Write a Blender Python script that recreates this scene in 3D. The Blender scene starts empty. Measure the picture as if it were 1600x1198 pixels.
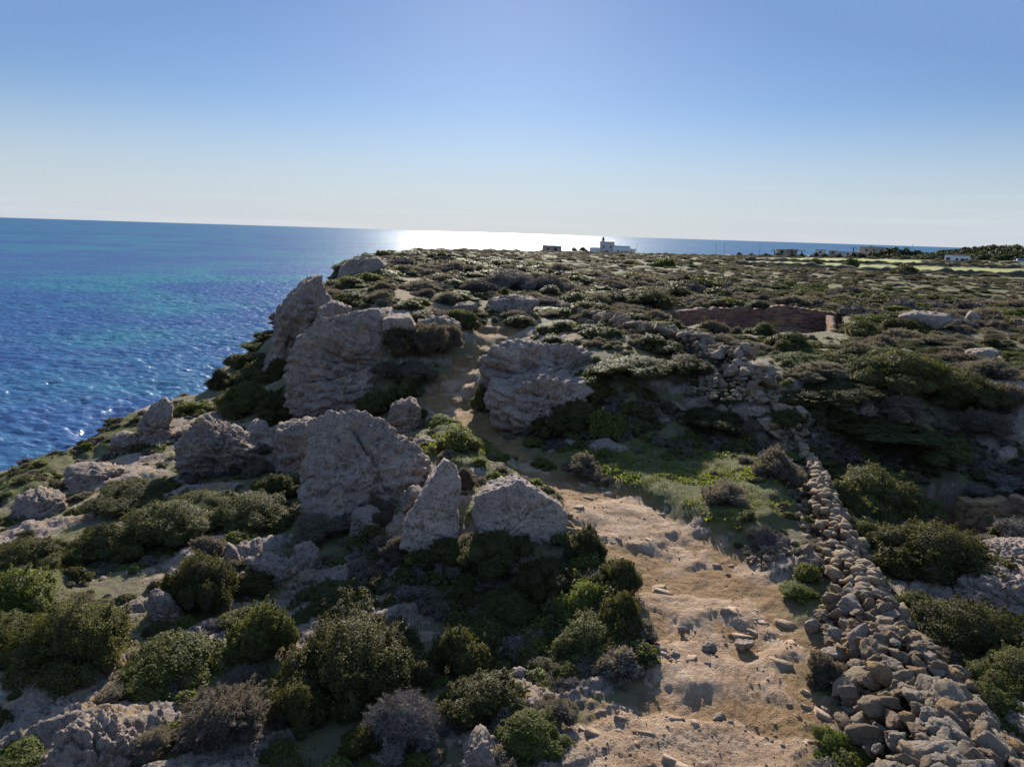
import bpy, bmesh, math, random
import numpy as np
from mathutils import Matrix, Vector

scene = bpy.context.scene
COL = scene.collection
R = math.radians

# ------------------------------------------------------------------ camera
CAM_Z = 6.0
PITCH, ROLL, FPX = R(12.4), R(1.8), 1067.0          # photograph is 1600 x 1198
RIGHT = np.array([1.0, 0, 0])
UP = np.array([0, math.sin(PITCH), math.cos(PITCH)])
FWD = np.array([0, math.cos(PITCH), -math.sin(PITCH)])
cam_data = bpy.data.cameras.new('camera')
cam = bpy.data.objects.new('camera', cam_data)
COL.objects.link(cam)
M = Matrix(((RIGHT[0], UP[0], -FWD[0]), (RIGHT[1], UP[1], -FWD[1]), (RIGHT[2], UP[2], -FWD[2])))
M = M @ Matrix.Rotation(ROLL, 3, 'Z')
cam.matrix_world = Matrix.Translation((0, 0, CAM_Z)) @ M.to_4x4()
cam_data.sensor_fit = 'HORIZONTAL'
cam_data.sensor_width = 36.0
cam_data.lens = 36.0 * FPX / 1600.0
cam_data.clip_start = 0.1
cam_data.clip_end = 60000
scene.camera = cam

# ------------------------------------------------------------------ light
SUN_EL, SUN_AZ = 21.5, -1.0                          # degrees; azimuth from +Y towards +X
world = bpy.data.worlds.new('World')
scene.world = world
world.use_nodes = True
wn, wl = world.node_tree.nodes, world.node_tree.links
wn.clear()
sky = wn.new('ShaderNodeTexSky')
sky.sky_type = 'NISHITA'
sky.sun_disc = False
sky.sun_elevation = R(SUN_EL)
sky.sun_rotation = R(SUN_AZ)
sky.altitude = 0
sky.air_density = 1.0
sky.dust_density = 0.09
sky.ozone_density = 2.0
bg = wn.new('ShaderNodeBackground')
bg.inputs['Strength'].default_value = 0.050
wo = wn.new('ShaderNodeOutputWorld')
# thin streaks of cloud low over the sea
tc = wn.new('ShaderNodeTexCoord')
sep = wn.new('ShaderNodeSeparateXYZ')
wl.new(tc.outputs['Generated'], sep.inputs[0])
mp = wn.new('ShaderNodeMapping'); mp.inputs['Scale'].default_value = (3.0, 3.0, 110.0)
wl.new(tc.outputs['Generated'], mp.inputs[0])
cn = wn.new('ShaderNodeTexNoise'); cn.inputs['Scale'].default_value = 1.0; cn.inputs['Detail'].default_value = 5
wl.new(mp.outputs[0], cn.inputs['Vector'])
cr = wn.new('ShaderNodeMapRange'); cr.inputs[1].default_value = 0.52; cr.inputs[2].default_value = 0.8; cr.clamp = True
wl.new(cn.outputs['Fac'], cr.inputs[0])
ce = wn.new('ShaderNodeMapRange'); ce.inputs[1].default_value = 0.10; ce.inputs[2].default_value = 0.0; ce.clamp = True
wl.new(sep.outputs['Z'], ce.inputs[0])
cm = wn.new('ShaderNodeMath'); cm.operation = 'MULTIPLY'
wl.new(cr.outputs[0], cm.inputs[0]); wl.new(ce.outputs[0], cm.inputs[1])
cm2 = wn.new('ShaderNodeMath'); cm2.operation = 'MULTIPLY'; cm2.inputs[1].default_value = 0.35
wl.new(cm.outputs[0], cm2.inputs[0])
# clear maritime air: a little bluer overhead, pale neutral haze along the whole horizon
tint = wn.new('ShaderNodeMix'); tint.data_type = 'RGBA'; tint.blend_type = 'MULTIPLY'; tint.inputs[0].default_value = 1
tint.inputs[7].default_value = (.66, .74, .95, 1)
wl.new(sky.outputs[0], tint.inputs[6])
# the clear blue of the upper frame goes on evenly over the whole dome
even = wn.new('ShaderNodeMix'); even.data_type = 'RGBA'; even.blend_type = 'LIGHTEN'; even.inputs[0].default_value = 1
even.inputs[7].default_value = (2.3, 3.9, 7.3, 1)
wl.new(tint.outputs[2], even.inputs[6])
hz = wn.new('ShaderNodeMapRange'); hz.inputs[1].default_value = 0.18; hz.inputs[2].default_value = 0.0; hz.inputs[4].default_value = .85; hz.interpolation_type = 'SMOOTHSTEP'
wl.new(sep.outputs['Z'], hz.inputs[0])
hs = wn.new('ShaderNodeMix'); hs.data_type = 'RGBA'
wl.new(hz.outputs[0], hs.inputs[0]); wl.new(even.outputs[2], hs.inputs[6])
hs.inputs[7].default_value = (6.5, 7.2, 8.0, 1)
mx = wn.new('ShaderNodeMix'); mx.data_type = 'RGBA'
wl.new(cm2.outputs[0], mx.inputs[0]); wl.new(hs.outputs[2], mx.inputs[6])
mx.inputs[7].default_value = (9.0, 9.2, 9.4, 1)
wl.new(mx.outputs[2], bg.inputs['Color'])
wl.new(bg.outputs[0], wo.inputs['Surface'])

sun_data = bpy.data.lights.new('sun', 'SUN')
sun = bpy.data.objects.new('sun', sun_data)
COL.objects.link(sun)
sun_data.energy = 5.0
sun_data.angle = R(0.53)
sun_data.color = (1.0, 0.93, 0.82)
sd = Vector((math.sin(R(SUN_AZ)) * math.cos(R(SUN_EL)), math.cos(R(SUN_AZ)) * math.cos(R(SUN_EL)), math.sin(R(SUN_EL))))
sun.rotation_euler = sd.to_track_quat('Z', 'Y').to_euler()
sun.location = sd * 60

scene.view_settings.view_transform = 'Standard'
scene.view_settings.look = 'None'
scene.view_settings.gamma = 1.0
scene.view_settings.use_curve_mapping = False
scene.view_settings.exposure = 0.87
scene.cycles.use_denoising = True
scene.cycles.max_bounces = 6
scene.cycles.diffuse_bounces = 3
scene.cycles.glossy_bounces = 2
scene.cycles.transmission_bounces = 3
scene.cycles.transparent_max_bounces = 4
scene.cycles.sample_clamp_indirect = 4.0
scene.cycles.caustics_reflective = False
scene.cycles.caustics_refractive = False

# ------------------------------------------------------------------ noise
rng = np.random.default_rng(7)
random.seed(7)
_P = rng.permutation(4096).astype(np.int64)
_G = rng.uniform(-1, 1, 4096)
_A = rng.uniform(0, 2 * np.pi, 4096)
_GX, _GY = np.cos(_A), np.sin(_A)
_G3 = rng.normal(size=(4096, 3)); _G3 /= np.linalg.norm(_G3, axis=1)[:, None]

def perlin2(x, y, seed=0):
    x = np.asarray(x, float); y = np.asarray(y, float)
    xi = np.floor(x); yi = np.floor(y)
    fx, fy = x - xi, y - yi
    xi = xi.astype(np.int64) + seed * 131; yi = yi.astype(np.int64) + seed * 57
    u = fx * fx * fx * (fx * (fx * 6 - 15) + 10); v = fy * fy * fy * (fy * (fy * 6 - 15) + 10)
    def g(ix, iy, dx, dy):
        h = _P[(_P[ix & 4095] + iy) & 4095]
        return _GX[h] * dx + _GY[h] * dy
    a = g(xi, yi, fx, fy); b = g(xi + 1, yi, fx - 1, fy)
    c = g(xi, yi + 1, fx, fy - 1); d = g(xi + 1, yi + 1, fx - 1, fy - 1)
    return ((a + (b - a) * u) * (1 - v) + (c + (d - c) * u) * v) * 1.5

def perlin3(p, seed=0):
    i = np.floor(p); f = p - i
    i = i.astype(np.int64) + seed * 71
    w = f * f * f * (f * (f * 6 - 15) + 10)
    out = 0
    for dx in (0, 1):
        for dy in (0, 1):
            for dz in (0, 1):
                h = _P[(_P[(_P[(i[:, 0] + dx) & 4095] + i[:, 1] + dy) & 4095] + i[:, 2] + dz) & 4095]
                g = _G3[h]
                dot = g[:, 0] * (f[:, 0] - dx) + g[:, 1] * (f[:, 1] - dy) + g[:, 2] * (f[:, 2] - dz)
                out = out + dot * (w[:, 0] if dx else 1 - w[:, 0]) * (w[:, 1] if dy else 1 - w[:, 1]) * (w[:, 2] if dz else 1 - w[:, 2])
    return out * 1.5

def fbm3(p, octaves=4, seed=0, gain=0.5):
    s = 0; a = 1.0; f = 1.0
    for k in range(octaves):
        s = s + a * perlin3(p * f, seed + k * 3); a *= gain; f *= 2.03
    return s

def sstep(a, b, x):
    t = np.clip((x - a) / (b - a), 0, 1)
    return t * t * (3 - 2 * t)

# ------------------------------------------------------------------ pixel rays
def ray(px, py):
    X = (np.asarray(px, float) - 800) / FPX; Y = -(np.asarray(py, float) - 599) / FPX
    x = X * math.cos(ROLL) - Y * math.sin(ROLL); y = X * math.sin(ROLL) + Y * math.cos(ROLL)
    return np.stack([x * RIGHT[k] + y * UP[k] + FWD[k] for k in range(3)], -1)

def at_z(px, py, z):
    d = ray(px, py)
    t = (z - CAM_Z) / d[..., 2]
    return d[..., 0] * t, d[..., 1] * t

def to_px(x, y, z):
    q = np.array([x, y, z - CAM_Z]); u, v, w = q @ RIGHT, q @ UP, q @ FWD
    u, v = u / w, v / w
    X = u * math.cos(ROLL) + v * math.sin(ROLL); Y = -u * math.sin(ROLL) + v * math.cos(ROLL)
    return 800 + X * FPX, 599 - Y * FPX

def at_dist(px, py, dist):
    """point on the ray at horizontal distance dist"""
    d = ray(px, py)
    t = dist / np.hypot(d[..., 0], d[..., 1])
    return d[..., 0] * t, d[..., 1] * t, CAM_Z + d[..., 2] * t
# ------------------------------------------------------------------ terrain height
CTRL = [  # (px, py, z): heights read along the photograph
 (0,1198,-.3),(300,1198,-.3),(600,1198,-.2),(900,1198,0),(1100,1198,0),(1300,1198,.05),(1500,1198,.1),(1600,1198,.1),
 (150,1100,-.3),(560,1100,-.35),(800,1100,-.08),(1000,1100,0),(1150,1100,0),(1350,1100,.05),(1550,1100,.1),
 (0,1000,-.4),(250,1000,-.4),(450,1000,-.45),(640,1000,-.5),(780,1000,-.45),(880,1000,-.3),(960,1040,-.05),(1010,1000,0),(1200,1000,0),(1350,1000,.05),(1500,1000,-.2),(1600,1000,-.3),
 (0,900,-.8),(200,900,-.65),(400,900,-.5),(600,900,-.45),(700,900,-.3),(800,900,-.15),(880,900,.05),(950,900,.12),(1010,900,0),(1150,900,0),(1250,900,.1),(1400,900,-.3),(1550,900,-.3),
 (0,830,-1.3),(200,820,-.85),(400,820,-.55),(560,830,-.35),(660,845,.15),(760,835,.35),(880,830,.3),(930,830,.1),(1000,830,0),(1150,830,.1),(1280,830,.15),(1400,830,-.5),(1550,830,-.6),
 (0,770,-1.8),(150,750,-1.3),(300,750,-.9),(450,790,-.5),(640,770,.1),(720,740,.2),(860,750,0),(1000,760,0),(1150,760,.1),(1250,760,.2),(1400,770,-.7),(1560,790,-.9),
 (0,742,-2),(90,715,-2),(200,690,-1.4),(330,700,-1),(480,700,-.6),(640,700,.1),(700,700,.15),(760,690,-.05),(860,705,-.1),(1000,715,0),(1150,715,.1),(1250,690,.3),(1350,690,.2),(1500,690,.1),
 (190,660,-1.6),(300,640,-1.1),(450,645,-.8),(560,650,-.4),(640,650,.1),(690,640,.15),(760,640,.1),(900,640,.75),(1050,650,.6),(1180,660,.65),(1300,650,.9),(1450,650,.9),(1600,650,.9),
 (240,632,-1.4),(330,605,-1.1),(420,600,-.9),(520,600,.3),(640,605,.5),(700,600,.5),(740,600,.7),(830,600,1.2),(1000,600,1.6),(1200,600,1.6),(1400,600,1.5),(1600,600,1.4),
 (345,575,-.9),(400,545,-.5),(600,545,1.6),(660,550,1.5),(740,560,1.1),(780,540,1.5),(900,550,2.),(1050,550,2.),(1250,560,1.9),(1450,550,1.7),(1600,550,1.6),
 (430,515,.2),(520,500,2.),(620,500,2.3),(700,500,2.1),(780,512,1.9),(900,500,2.2),(1000,500,1.9),(1050,505,1.8),(1150,500,1.7),(1300,505,1.7),(1450,500,1.8),(1600,500,1.7),
 (480,470,2.2),(560,460,2.7),(640,455,2.9),(760,460,2.6),(900,460,2.4),(1050,455,2.3),(1200,455,2.2),(1400,455,2.),(1600,460,1.8),
 (530,425,3.1),(650,430,3.2),(800,430,2.9),(1000,430,2.4),(1200,430,2.),(1400,430,1.8),(1600,435,1.7),
 (575,404,3.5),(660,405,3.5),(800,410,2.9),(1000,412,1.8),(1200,412,1.),(1400,415,1.1),(1600,420,1.2),
 (660,390,3.8)]
CTRLD = [  # (px, py, distance) far off
 (760,392,150),(850,394,250),(930,398,430),(1000,399,440),(1100,400,440),(1200,401,440),(1400,404,430),(1600,405,420),
 (930,397,620),(1200,399,620),(1400,400,620),(1600,401,620),(760,390,300)]
_c = np.array(CTRL, float)
_x, _y = at_z(_c[:, 0], _c[:, 1], _c[:, 2])
_cd = np.array(CTRLD, float)
_xd, _yd, _zd = at_dist(_cd[:, 0], _cd[:, 1], _cd[:, 2])
_cx = np.concatenate([_x, _xd]); _cy = np.concatenate([_y, _yd]); _cz = np.concatenate([_c[:, 2], _zd])
# plain ground round the camera and off to the sides
_extra = [(math.sin(R(a)) * d, math.cos(R(a)) * d, z) for a, d, z in
          [(-90, 3, -.3), (90, 3, .1), (0, 2.5, 0), (-70, 8, -.4), (70, 8, .1), (-70, 15, -1), (70, 15, -.2), (60, 30, 1.2), (70, 80, 1.6), (60, 300, .5), (-60, 20, -2), (-50, 26, -2.2)]]
_cx = np.concatenate([_cx, [e[0] for e in _extra]]); _cy = np.concatenate([_cy, [e[1] for e in _extra]]); _cz = np.concatenate([_cz, [e[2] for e in _extra]])

def polar(x, y):
    return np.arctan2(x, y), np.log(np.maximum(np.hypot(x, y), 0.5))

def _phi(r2):
    return np.where(r2 > 1e-12, r2 * np.log(np.maximum(r2, 1e-12)), 0)
_u, _v = polar(_cx, _cy)
_n = len(_u)
_K = _phi((_u[:, None] - _u) ** 2 * 1.6 + (_v[:, None] - _v) ** 2) + np.eye(_n) * 0.004
_Q = np.stack([np.ones(_n), _u, _v], 1)
_A2 = np.block([[_K, _Q], [_Q.T, np.zeros((3, 3))]])
_W = np.linalg.solve(_A2, np.concatenate([_cz, np.zeros(3)]))

def smooth_z(x, y):
    x = np.atleast_1d(np.asarray(x, float)); y = np.atleast_1d(np.asarray(y, float))
    u, v = polar(x, y)
    out = np.empty(u.shape)
    f = out.ravel(); uf = u.ravel(); vf = v.ravel()
    for s in range(0, len(f), 40000):
        a, b = uf[s:s + 40000, None], vf[s:s + 40000, None]
        f[s:s + 40000] = (_phi((a - _u) ** 2 * 1.6 + (b - _v) ** 2) @ _W[:_n]) + _W[_n] + _W[_n + 1] * a[:, 0] + _W[_n + 2] * b[:, 0]
    return out

EDGE = [(-260,800,-2.2),(0,742,-2),(90,715,-2),(190,660,-1.6),(240,632,-1.4),(330,605,-1.1),(345,575,-.9),(430,515,.2),(480,462,2.2),(505,440,2.7),(530,420,3.1),(575,404,3.5),(660,389,3.8)]
_e = np.array(EDGE, float)
_ex, _ey = at_z(_e[:, 0], _e[:, 1], _e[:, 2])
_eu, _ed = np.arctan2(_ex, _ey), np.hypot(_ex, _ey)
_far = at_dist(np.array([720., 780, 850, 890, 960, 1300, 1700]), np.full(7, 390.), np.array([120., 170, 300, 520, 640, 660, 660]))
_eu = np.concatenate([_eu, np.arctan2(_far[0], _far[1])]); _ed = np.concatenate([_ed, np.hypot(_far[0], _far[1])])
_eu = np.concatenate([[-2.2], _eu, [2.2]]); _ed = np.concatenate([[_ed[0]], _ed, [660]])
SEA_Z = -16.0

def edge_dist(u):
    d = np.interp(u, _eu, _ed)
    return d * (1 + 0.02 * perlin2(u * 30, u * 0 + 3.3, 5) + 0.012 * perlin2(u * 90, u * 0 + 1.3, 6))

def poly_world(pts, z=0.0):
    p = np.array(pts, float)
    x, y = at_z(p[:, 0], p[:, 1], p[:, 2] if p.shape[1] > 2 else z)
    return np.stack([x, y], 1)

def sdist(x, y, P):
    """signed distance to polygon P, positive inside"""
    best = np.full(x.shape, 1e9); inside = np.zeros(x.shape, bool)
    for i in range(len(P)):
        a, b = P[i], P[(i + 1) % len(P)]
        ex, ey = b - a
        t = np.clip(((x - a[0]) * ex + (y - a[1]) * ey) / (ex * ex + ey * ey + 1e-9), 0, 1)
        best = np.minimum(best, np.hypot(x - a[0] - t * ex, y - a[1] - t * ey))
        c = ((a[1] > y) != (b[1] > y))
        xi = a[0] + (y - a[1]) * ex / (ey if abs(ey) > 1e-9 else 1e-9)
        inside ^= c & (x < xi)
    return np.where(inside, best, -best)

def world_of(pts):
    """pixel polygon laid on the smooth ground"""
    p = np.array(pts, float)
    h = hit_many(p[:, 0], p[:, 1])
    return h[:, :2]

def hit_many(px, py, zf=smooth_z, dmax=640):
    d = ray(px, py)
    d = np.atleast_2d(d)
    hd = np.hypot(d[:, 0], d[:, 1]); d = d / hd[:, None]
    ds = np.exp(np.linspace(math.log(2.5), math.log(dmax), 500))
    out = np.zeros((len(d), 3))
    for i, q in enumerate(d):
        xs, ys, zs = q[0] * ds, q[1] * ds, CAM_Z + q[2] * ds
        g = zs - zf(xs, ys)
        k = np.argmax(g < 0)
        if g[k] >= 0: k = len(ds) - 1
        if k > 0:
            a, b = ds[k - 1], ds[k]
            t = g[k - 1] / (g[k - 1] - g[k]) if g[k - 1] != g[k] else 0
            dd = a + (b - a) * np.clip(t, 0, 1)
        else: dd = ds[0]
        out[i] = (q[0] * dd, q[1] * dd, CAM_Z + q[2] * dd)
    return out

def hit(px, py):
    return hit_many(np.array([px], float), np.array([py], float))[0]

PATH = world_of([(880,1250),(1260,1250),(1265,1170),(1285,1100),(1275,1000),(1235,940),(1190,880),(1090,830),(1020,800),(955,768),(878,735),(828,712),(790,690),(768,665),(745,645),(742,600),(755,560),(790,540),(830,520),(800,506),(750,506),(740,522),(722,560),(695,588),(662,608),(668,640),(704,668),(757,700),(812,738),(866,783),(903,835),(960,885),(1000,950),(1005,1050),(985,1080),(930,1120)])
PATH2 = world_of([(618,442),(640,428),(662,424),(668,430),(645,445),(640,455),(665,478),(700,490),(675,492),(640,478),(622,462)])
GRASS = [world_of(p) for p in (
  [(690,665),(740,640),(790,690),(880,720),(960,700),(1100,715),(1200,730),(1230,790),(1180,860),(1100,830),(1020,795),(930,755),(830,720),(770,740),(700,740),(660,700)],
  [(0,745),(95,715),(190,662),(250,640),(230,680),(130,720),(60,770),(0,800)],
  [(990,500),(1060,505),(1060,525),(985,520)],
  [(0,880),(90,900),(60,1000),(0,1010)])]
FIELD = [world_of(p) for p in (
  [(1165,409),(1290,411),(1420,417),(1600,421),(1600,431),(1420,425),(1270,417),(1160,413)],
  [(1185,403),(1300,404),(1440,407),(1440,413),(1300,409),(1180,406)])]
ROCKY = [world_of(p) for p in (
  [(895,785),(1000,783),(1050,830),(1040,870),(960,850),(905,812)],
  [(1130,1030),(1240,1008),(1272,1080),(1250,1112),(1100,1085),(1010,1050),(1005,985),(1060,1000)],
  [(780,1030),(900,1075),(1000,1105),(1100,1145),(1255,1150),(1262,1230),(850,1230),(790,1130)],
  [(1000,930),(1120,925),(1195,955),(1190,982),(1085,972),(1005,955)],[(1020,880),(1100,870),(1110,900),(1030,905)],
  [(185,905),(330,880),(420,990),(360,1040),(205,1045)],
  [(0,1090),(110,1085),(230,1130),(260,1230),(0,1230)],[(690,1120),(800,1040),(900,1100),(880,1200),(720,1230)])]
QUARRY = world_of([(1050,512),(1110,500),(1150,520),(1250,520),(1330,512),(1312,490),(1200,484),(1060,482)])
PIT = world_of([(1450,765),(1600,775),(1700,790),(1700,835),(1500,830),(1440,800)])

def octave(x, y, wl, amp, cell, seed, kind='p'):
    w = sstep(1.2, 3.0, wl / np.maximum(cell, 1e-3))
    n = perlin2(x / wl, y / wl, seed)
    if kind == 'r': n = 0.55 - 1.6 * np.abs(n)
    if kind == 'v': n = 1.1 * np.sqrt(np.abs(n) + .002) - .5
    return amp * w * n

def ground(x, y, cell=0.05, full=False):
    """height and cover of the ground at world points"""
    x = np.asarray(x, float); y = np.asarray(y, float)
    u, v = polar(x, y); D = np.hypot(x, y)
    zb = smooth_z(x, y)
    wx = x + 0.35 * perlin2(x / 2.3, y / 2.3, 11) ; wy = y + 0.35 * perlin2(x / 2.3, y / 2.3, 12)
    jit = 0.35 * perlin2(x / 1.1, y / 1.1, 13) + 0.18 * perlin2(x / .4, y / .4, 14)
    path = sstep(-.35, .35, np.maximum(sdist(x, y, PATH), sdist(x, y, PATH2)) + jit)
    grass = np.zeros(x.shape)
    for g in GRASS: grass = np.maximum(grass, sstep(-.5, .5, sdist(x, y, g) + jit * 1.5))
    field = np.zeros(x.shape)
    for g in FIELD: field = np.maximum(field, sstep(-1.5, 1.5, sdist(x, y, g)))
    quarry = sstep(-.25, .1, sdist(x, y, QUARRY))
    pit = sstep(-.2, .15, sdist(x, y, PIT) + jit * .4)
    grass = grass * (1 - path * .8)
    # bedrock relief: long low shelves running across, broken edges, pits
    ca, sa = math.cos(R(-28)), math.sin(R(-28))
    rx, ry = wx * ca - wy * sa, wx * sa + wy * ca
    shelf = perlin2(rx / 2.6, ry / .9, 21) + .6 * perlin2(rx / 1.1, ry / .33, 22) * sstep(1, 3, .33 / np.maximum(cell, 1e-3))
    rock = .11 * shelf
    rock = rock + octave(wx, wy, 3.1, .16, cell, 23) + octave(wx, wy, 1.2, .09, cell, 24, 'r') + octave(rx, ry * 1.6, .55, .055, cell, 25, 'v') + octave(rx, ry * 1.9, .2, .04, cell, 26, 'v') + octave(rx, ry * 1.5, .1, .03, cell, 27, 'v') + octave(wx, wy, .05, .014, cell, 28)
    # terraces give the rock its steps
    st = .06
    q = rock / st + .5 * perlin2(x / .8, y / .8, 29); fq = q - np.floor(q)
    terr = (np.floor(q) + sstep(.72, .98, fq)) * st
    rock = rock * .25 + terr * .75
    left = sstep(-.02, -.22, u + .04 * perlin2(x / 3, y / 3, 31))
    amp_rock = .42 + .88 * (1 - path) * sstep(60, 15, D) 
    rock = rock * amp_rock
    soil = -.02 + .05 * perlin2(x / 1.7, y / 1.7, 33) + .012 * perlin2(x / .3, y / .3, 34) * sstep(1, 3, .3 / np.maximum(cell, 1e-3)) + octave(x, y, .12, .014, cell, 35) + octave(x, y, .06, .010, cell, 36) + path * (octave(rx, ry, .7, .03, cell, 38, 'r') + octave(rx, ry, .28, .02, cell, 39, 'v'))
    soil = soil + .28 * grass + (1 - path) * (.075 + .05 * perlin2(x / 4.1, y / 4.1, 37) - .035 * left)
    h = np.maximum(rock, soil)
    rk = np.zeros(x.shape)
    for g in ROCKY: rk = np.maximum(rk, sstep(-.3, .3, sdist(x, y, g) + jit))
    rock = rock + .085 * rk - .035 * path * (1 - rk)
    h = np.maximum(rock, soil)
    bare = sstep(-.012, .02, rock - soil)
    farb = sstep(25, 60, D)
    lump = octave(x, y, 6, .25, cell, 41) + octave(x, y, 2.2, .16, cell, 42) 
    z = zb + h * (1 - .3 * farb) + lump * farb * (1 - field)
    # steps of the climbing path
    step_r = path * sstep(21.0, 23, D) * sstep(33, 30, D)
    q = (zb * 3.6) + .5 * perlin2(x / 1.3, y / .9, 44); fq = q - np.floor(q)
    z = z + step_r * ((np.floor(q) + sstep(.6, 1, fq)) / 3.6 - (zb)) * .75
    z = z - quarry * 1.0 - pit * .8
    de = edge_dist(u)
    w = 2.2 + .06 * de
    s = sstep(0, 1, (D - de) / w)
    z = z * (1 - s) + (SEA_Z - 3) * s
    if not full: return z
    cov = dict(path=path, grass=grass, field=field, bare=bare * (1 - field), quarry=quarry, pit=pit, farb=farb, cliff=s)
    return z, cov

def gz(x, y):
    return float(ground(np.array([float(x)]), np.array([float(y)]))[0])

# ------------------------------------------------------------------ object helpers
def mesh_obj(name, verts, faces, mat=None, parent=None, smooth=True):
    me = bpy.data.meshes.new(name)
    verts = np.asarray(verts, np.float32); 
    me.vertices.add(len(verts)); me.vertices.foreach_set('co', verts.ravel())
    if isinstance(faces, np.ndarray):
        k = faces.shape[1]; nf = len(faces)
        me.loops.add(nf * k); me.loops.foreach_set('vertex_index', faces.astype(np.int32).ravel())
        me.polygons.add(nf); me.polygons.foreach_set('loop_start', np.arange(0, nf * k, k, dtype=np.int32))
    else:
        lens = [len(f) for f in faces]; flat = [i for f in faces for i in f]
        me.loops.add(len(flat)); me.loops.foreach_set('vertex_index', np.array(flat, np.int32))
        me.polygons.add(len(faces)); me.polygons.foreach_set('loop_start', np.concatenate([[0], np.cumsum(lens)[:-1]]).astype(np.int32))
    me.update(calc_edges=True); me.validate()
    if smooth: me.polygons.foreach_set('use_smooth', np.ones(len(me.polygons), bool))
    if mat: me.materials.append(mat)
    o = bpy.data.objects.new(name, me); COL.objects.link(o)
    if parent: o.parent = parent
    return o

def attr(me, name, vals):
    a = me.attributes.new(name, 'FLOAT', 'POINT'); a.data.foreach_set('value', np.asarray(vals, np.float32))

def tag(o, label=None, cat=None, group=None, kind=None):
    if label: o['label'] = label
    if cat: o['category'] = cat
    if group: o['group'] = group
    if kind: o['kind'] = kind
    return o

def empty(name, loc, rz=0.0):
    o = bpy.data.objects.new(name, None); COL.objects.link(o)
    o.empty_display_size = .2
    o.location = loc; o.rotation_euler = (0, 0, rz)
    return o

# ------------------------------------------------------------------ materials
class NT:
    def __init__(s, name):
        s.m = bpy.data.materials.new(name); s.m.use_nodes = True
        s.n, s.l = s.m.node_tree.nodes, s.m.node_tree.links
        s.n.clear(); s.out = s.n.new('ShaderNodeOutputMaterial')
    def add(s, t, **kw):
        x = s.n.new(t)
        for k, v in kw.items(): setattr(x, k, v)
        return x
    def link(s, a, b): s.l.new(a, b)
    def val(s, sock, v):
        if hasattr(v, 'is_output') or isinstance(v, bpy.types.NodeSocket): s.l.new(v, sock)
        elif v is not None: sock.default_value = v
    def attr(s, name): return s.add('ShaderNodeAttribute', attribute_name=name).outputs['Fac']
    def noise(s, scale, detail=4, rough=.55, vec=None, lac=2.0, dist=0.0):
        x = s.add('ShaderNodeTexNoise'); x.inputs['Scale'].default_value = scale; x.inputs['Detail'].default_value = detail
        x.inputs['Roughness'].default_value = rough; x.inputs['Lacunarity'].default_value = lac; x.inputs['Distortion'].default_value = dist
        if vec is not None: s.l.new(vec, x.inputs['Vector'])
        return x.outputs['Fac']
    def voronoi(s, scale, vec=None, feature='F1', out='Distance'):
        x = s.add('ShaderNodeTexVoronoi', feature=feature); x.inputs['Scale'].default_value = scale
        if vec is not None: s.l.new(vec, x.inputs['Vector'])
        return x.outputs[out]
    def rng(s, v, a, b, c=0.0, d=1.0):
        x = s.add('ShaderNodeMapRange'); x.clamp = True
        s.val(x.inputs[0], v)
        for i, q in zip((1, 2, 3, 4), (a, b, c, d)): x.inputs[i].default_value = q
        return x.outputs[0]
    def math(s, op, a, b=None):
        x = s.add('ShaderNodeMath', operation=op); s.val(x.inputs[0], a)
        if b is not None: s.val(x.inputs[1], b)
        return x.outputs[0]
    def mix(s, f, a, b, mode='MIX'):
        x = s.add('ShaderNodeMix', data_type='RGBA', blend_type=mode)
        s.val(x.inputs[0], f)
        for i, c in ((6, a), (7, b)):
            if isinstance(c, tuple): x.inputs[i].default_value = (*c, 1)
            else: s.l.new(c, x.inputs[i])
        return x.outputs[2]
    def ramp(s, v, stops):
        x = s.add('ShaderNodeValToRGB'); s.l.new(v, x.inputs[0])
        e = x.color_ramp.elements
        while len(e) < len(stops): e.new(.5)
        for q, (p, c) in zip(e, stops): q.position = p; q.color = (*c, 1)
        return x.outputs[0]
    def pos(s): return s.add('ShaderNodeNewGeometry').outputs['Position']
    def obj(s): return s.add('ShaderNodeTexCoord').outputs['Object']
    def bump(s, h, strength, dist=.05, normal=None):
        x = s.add('ShaderNodeBump'); x.inputs['Strength'].default_value = strength; x.inputs['Distance'].default_value = dist
        s.l.new(h, x.inputs['Height'])
        if normal is not None: s.l.new(normal, x.inputs['Normal'])
        return x.outputs[0]
    def bsdf(s, color, rough=.9, normal=None, spec=.3, **kw):
        x = s.add('ShaderNodeBsdfPrincipled')
        if isinstance(color, tuple): x.inputs['Base Color'].default_value = (*color, 1)
        else: s.l.new(color, x.inputs['Base Color'])
        s.val(x.inputs['Roughness'], rough); x.inputs['Specular IOR Level'].default_value = spec
        if normal is not None: s.l.new(normal, x.inputs['Normal'])
        for k, v in kw.items(): s.val(x.inputs[k], v)
        return x.outputs[0]
    def done(s, sh): s.l.new(sh, s.out.inputs['Surface']); return s.m

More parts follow.
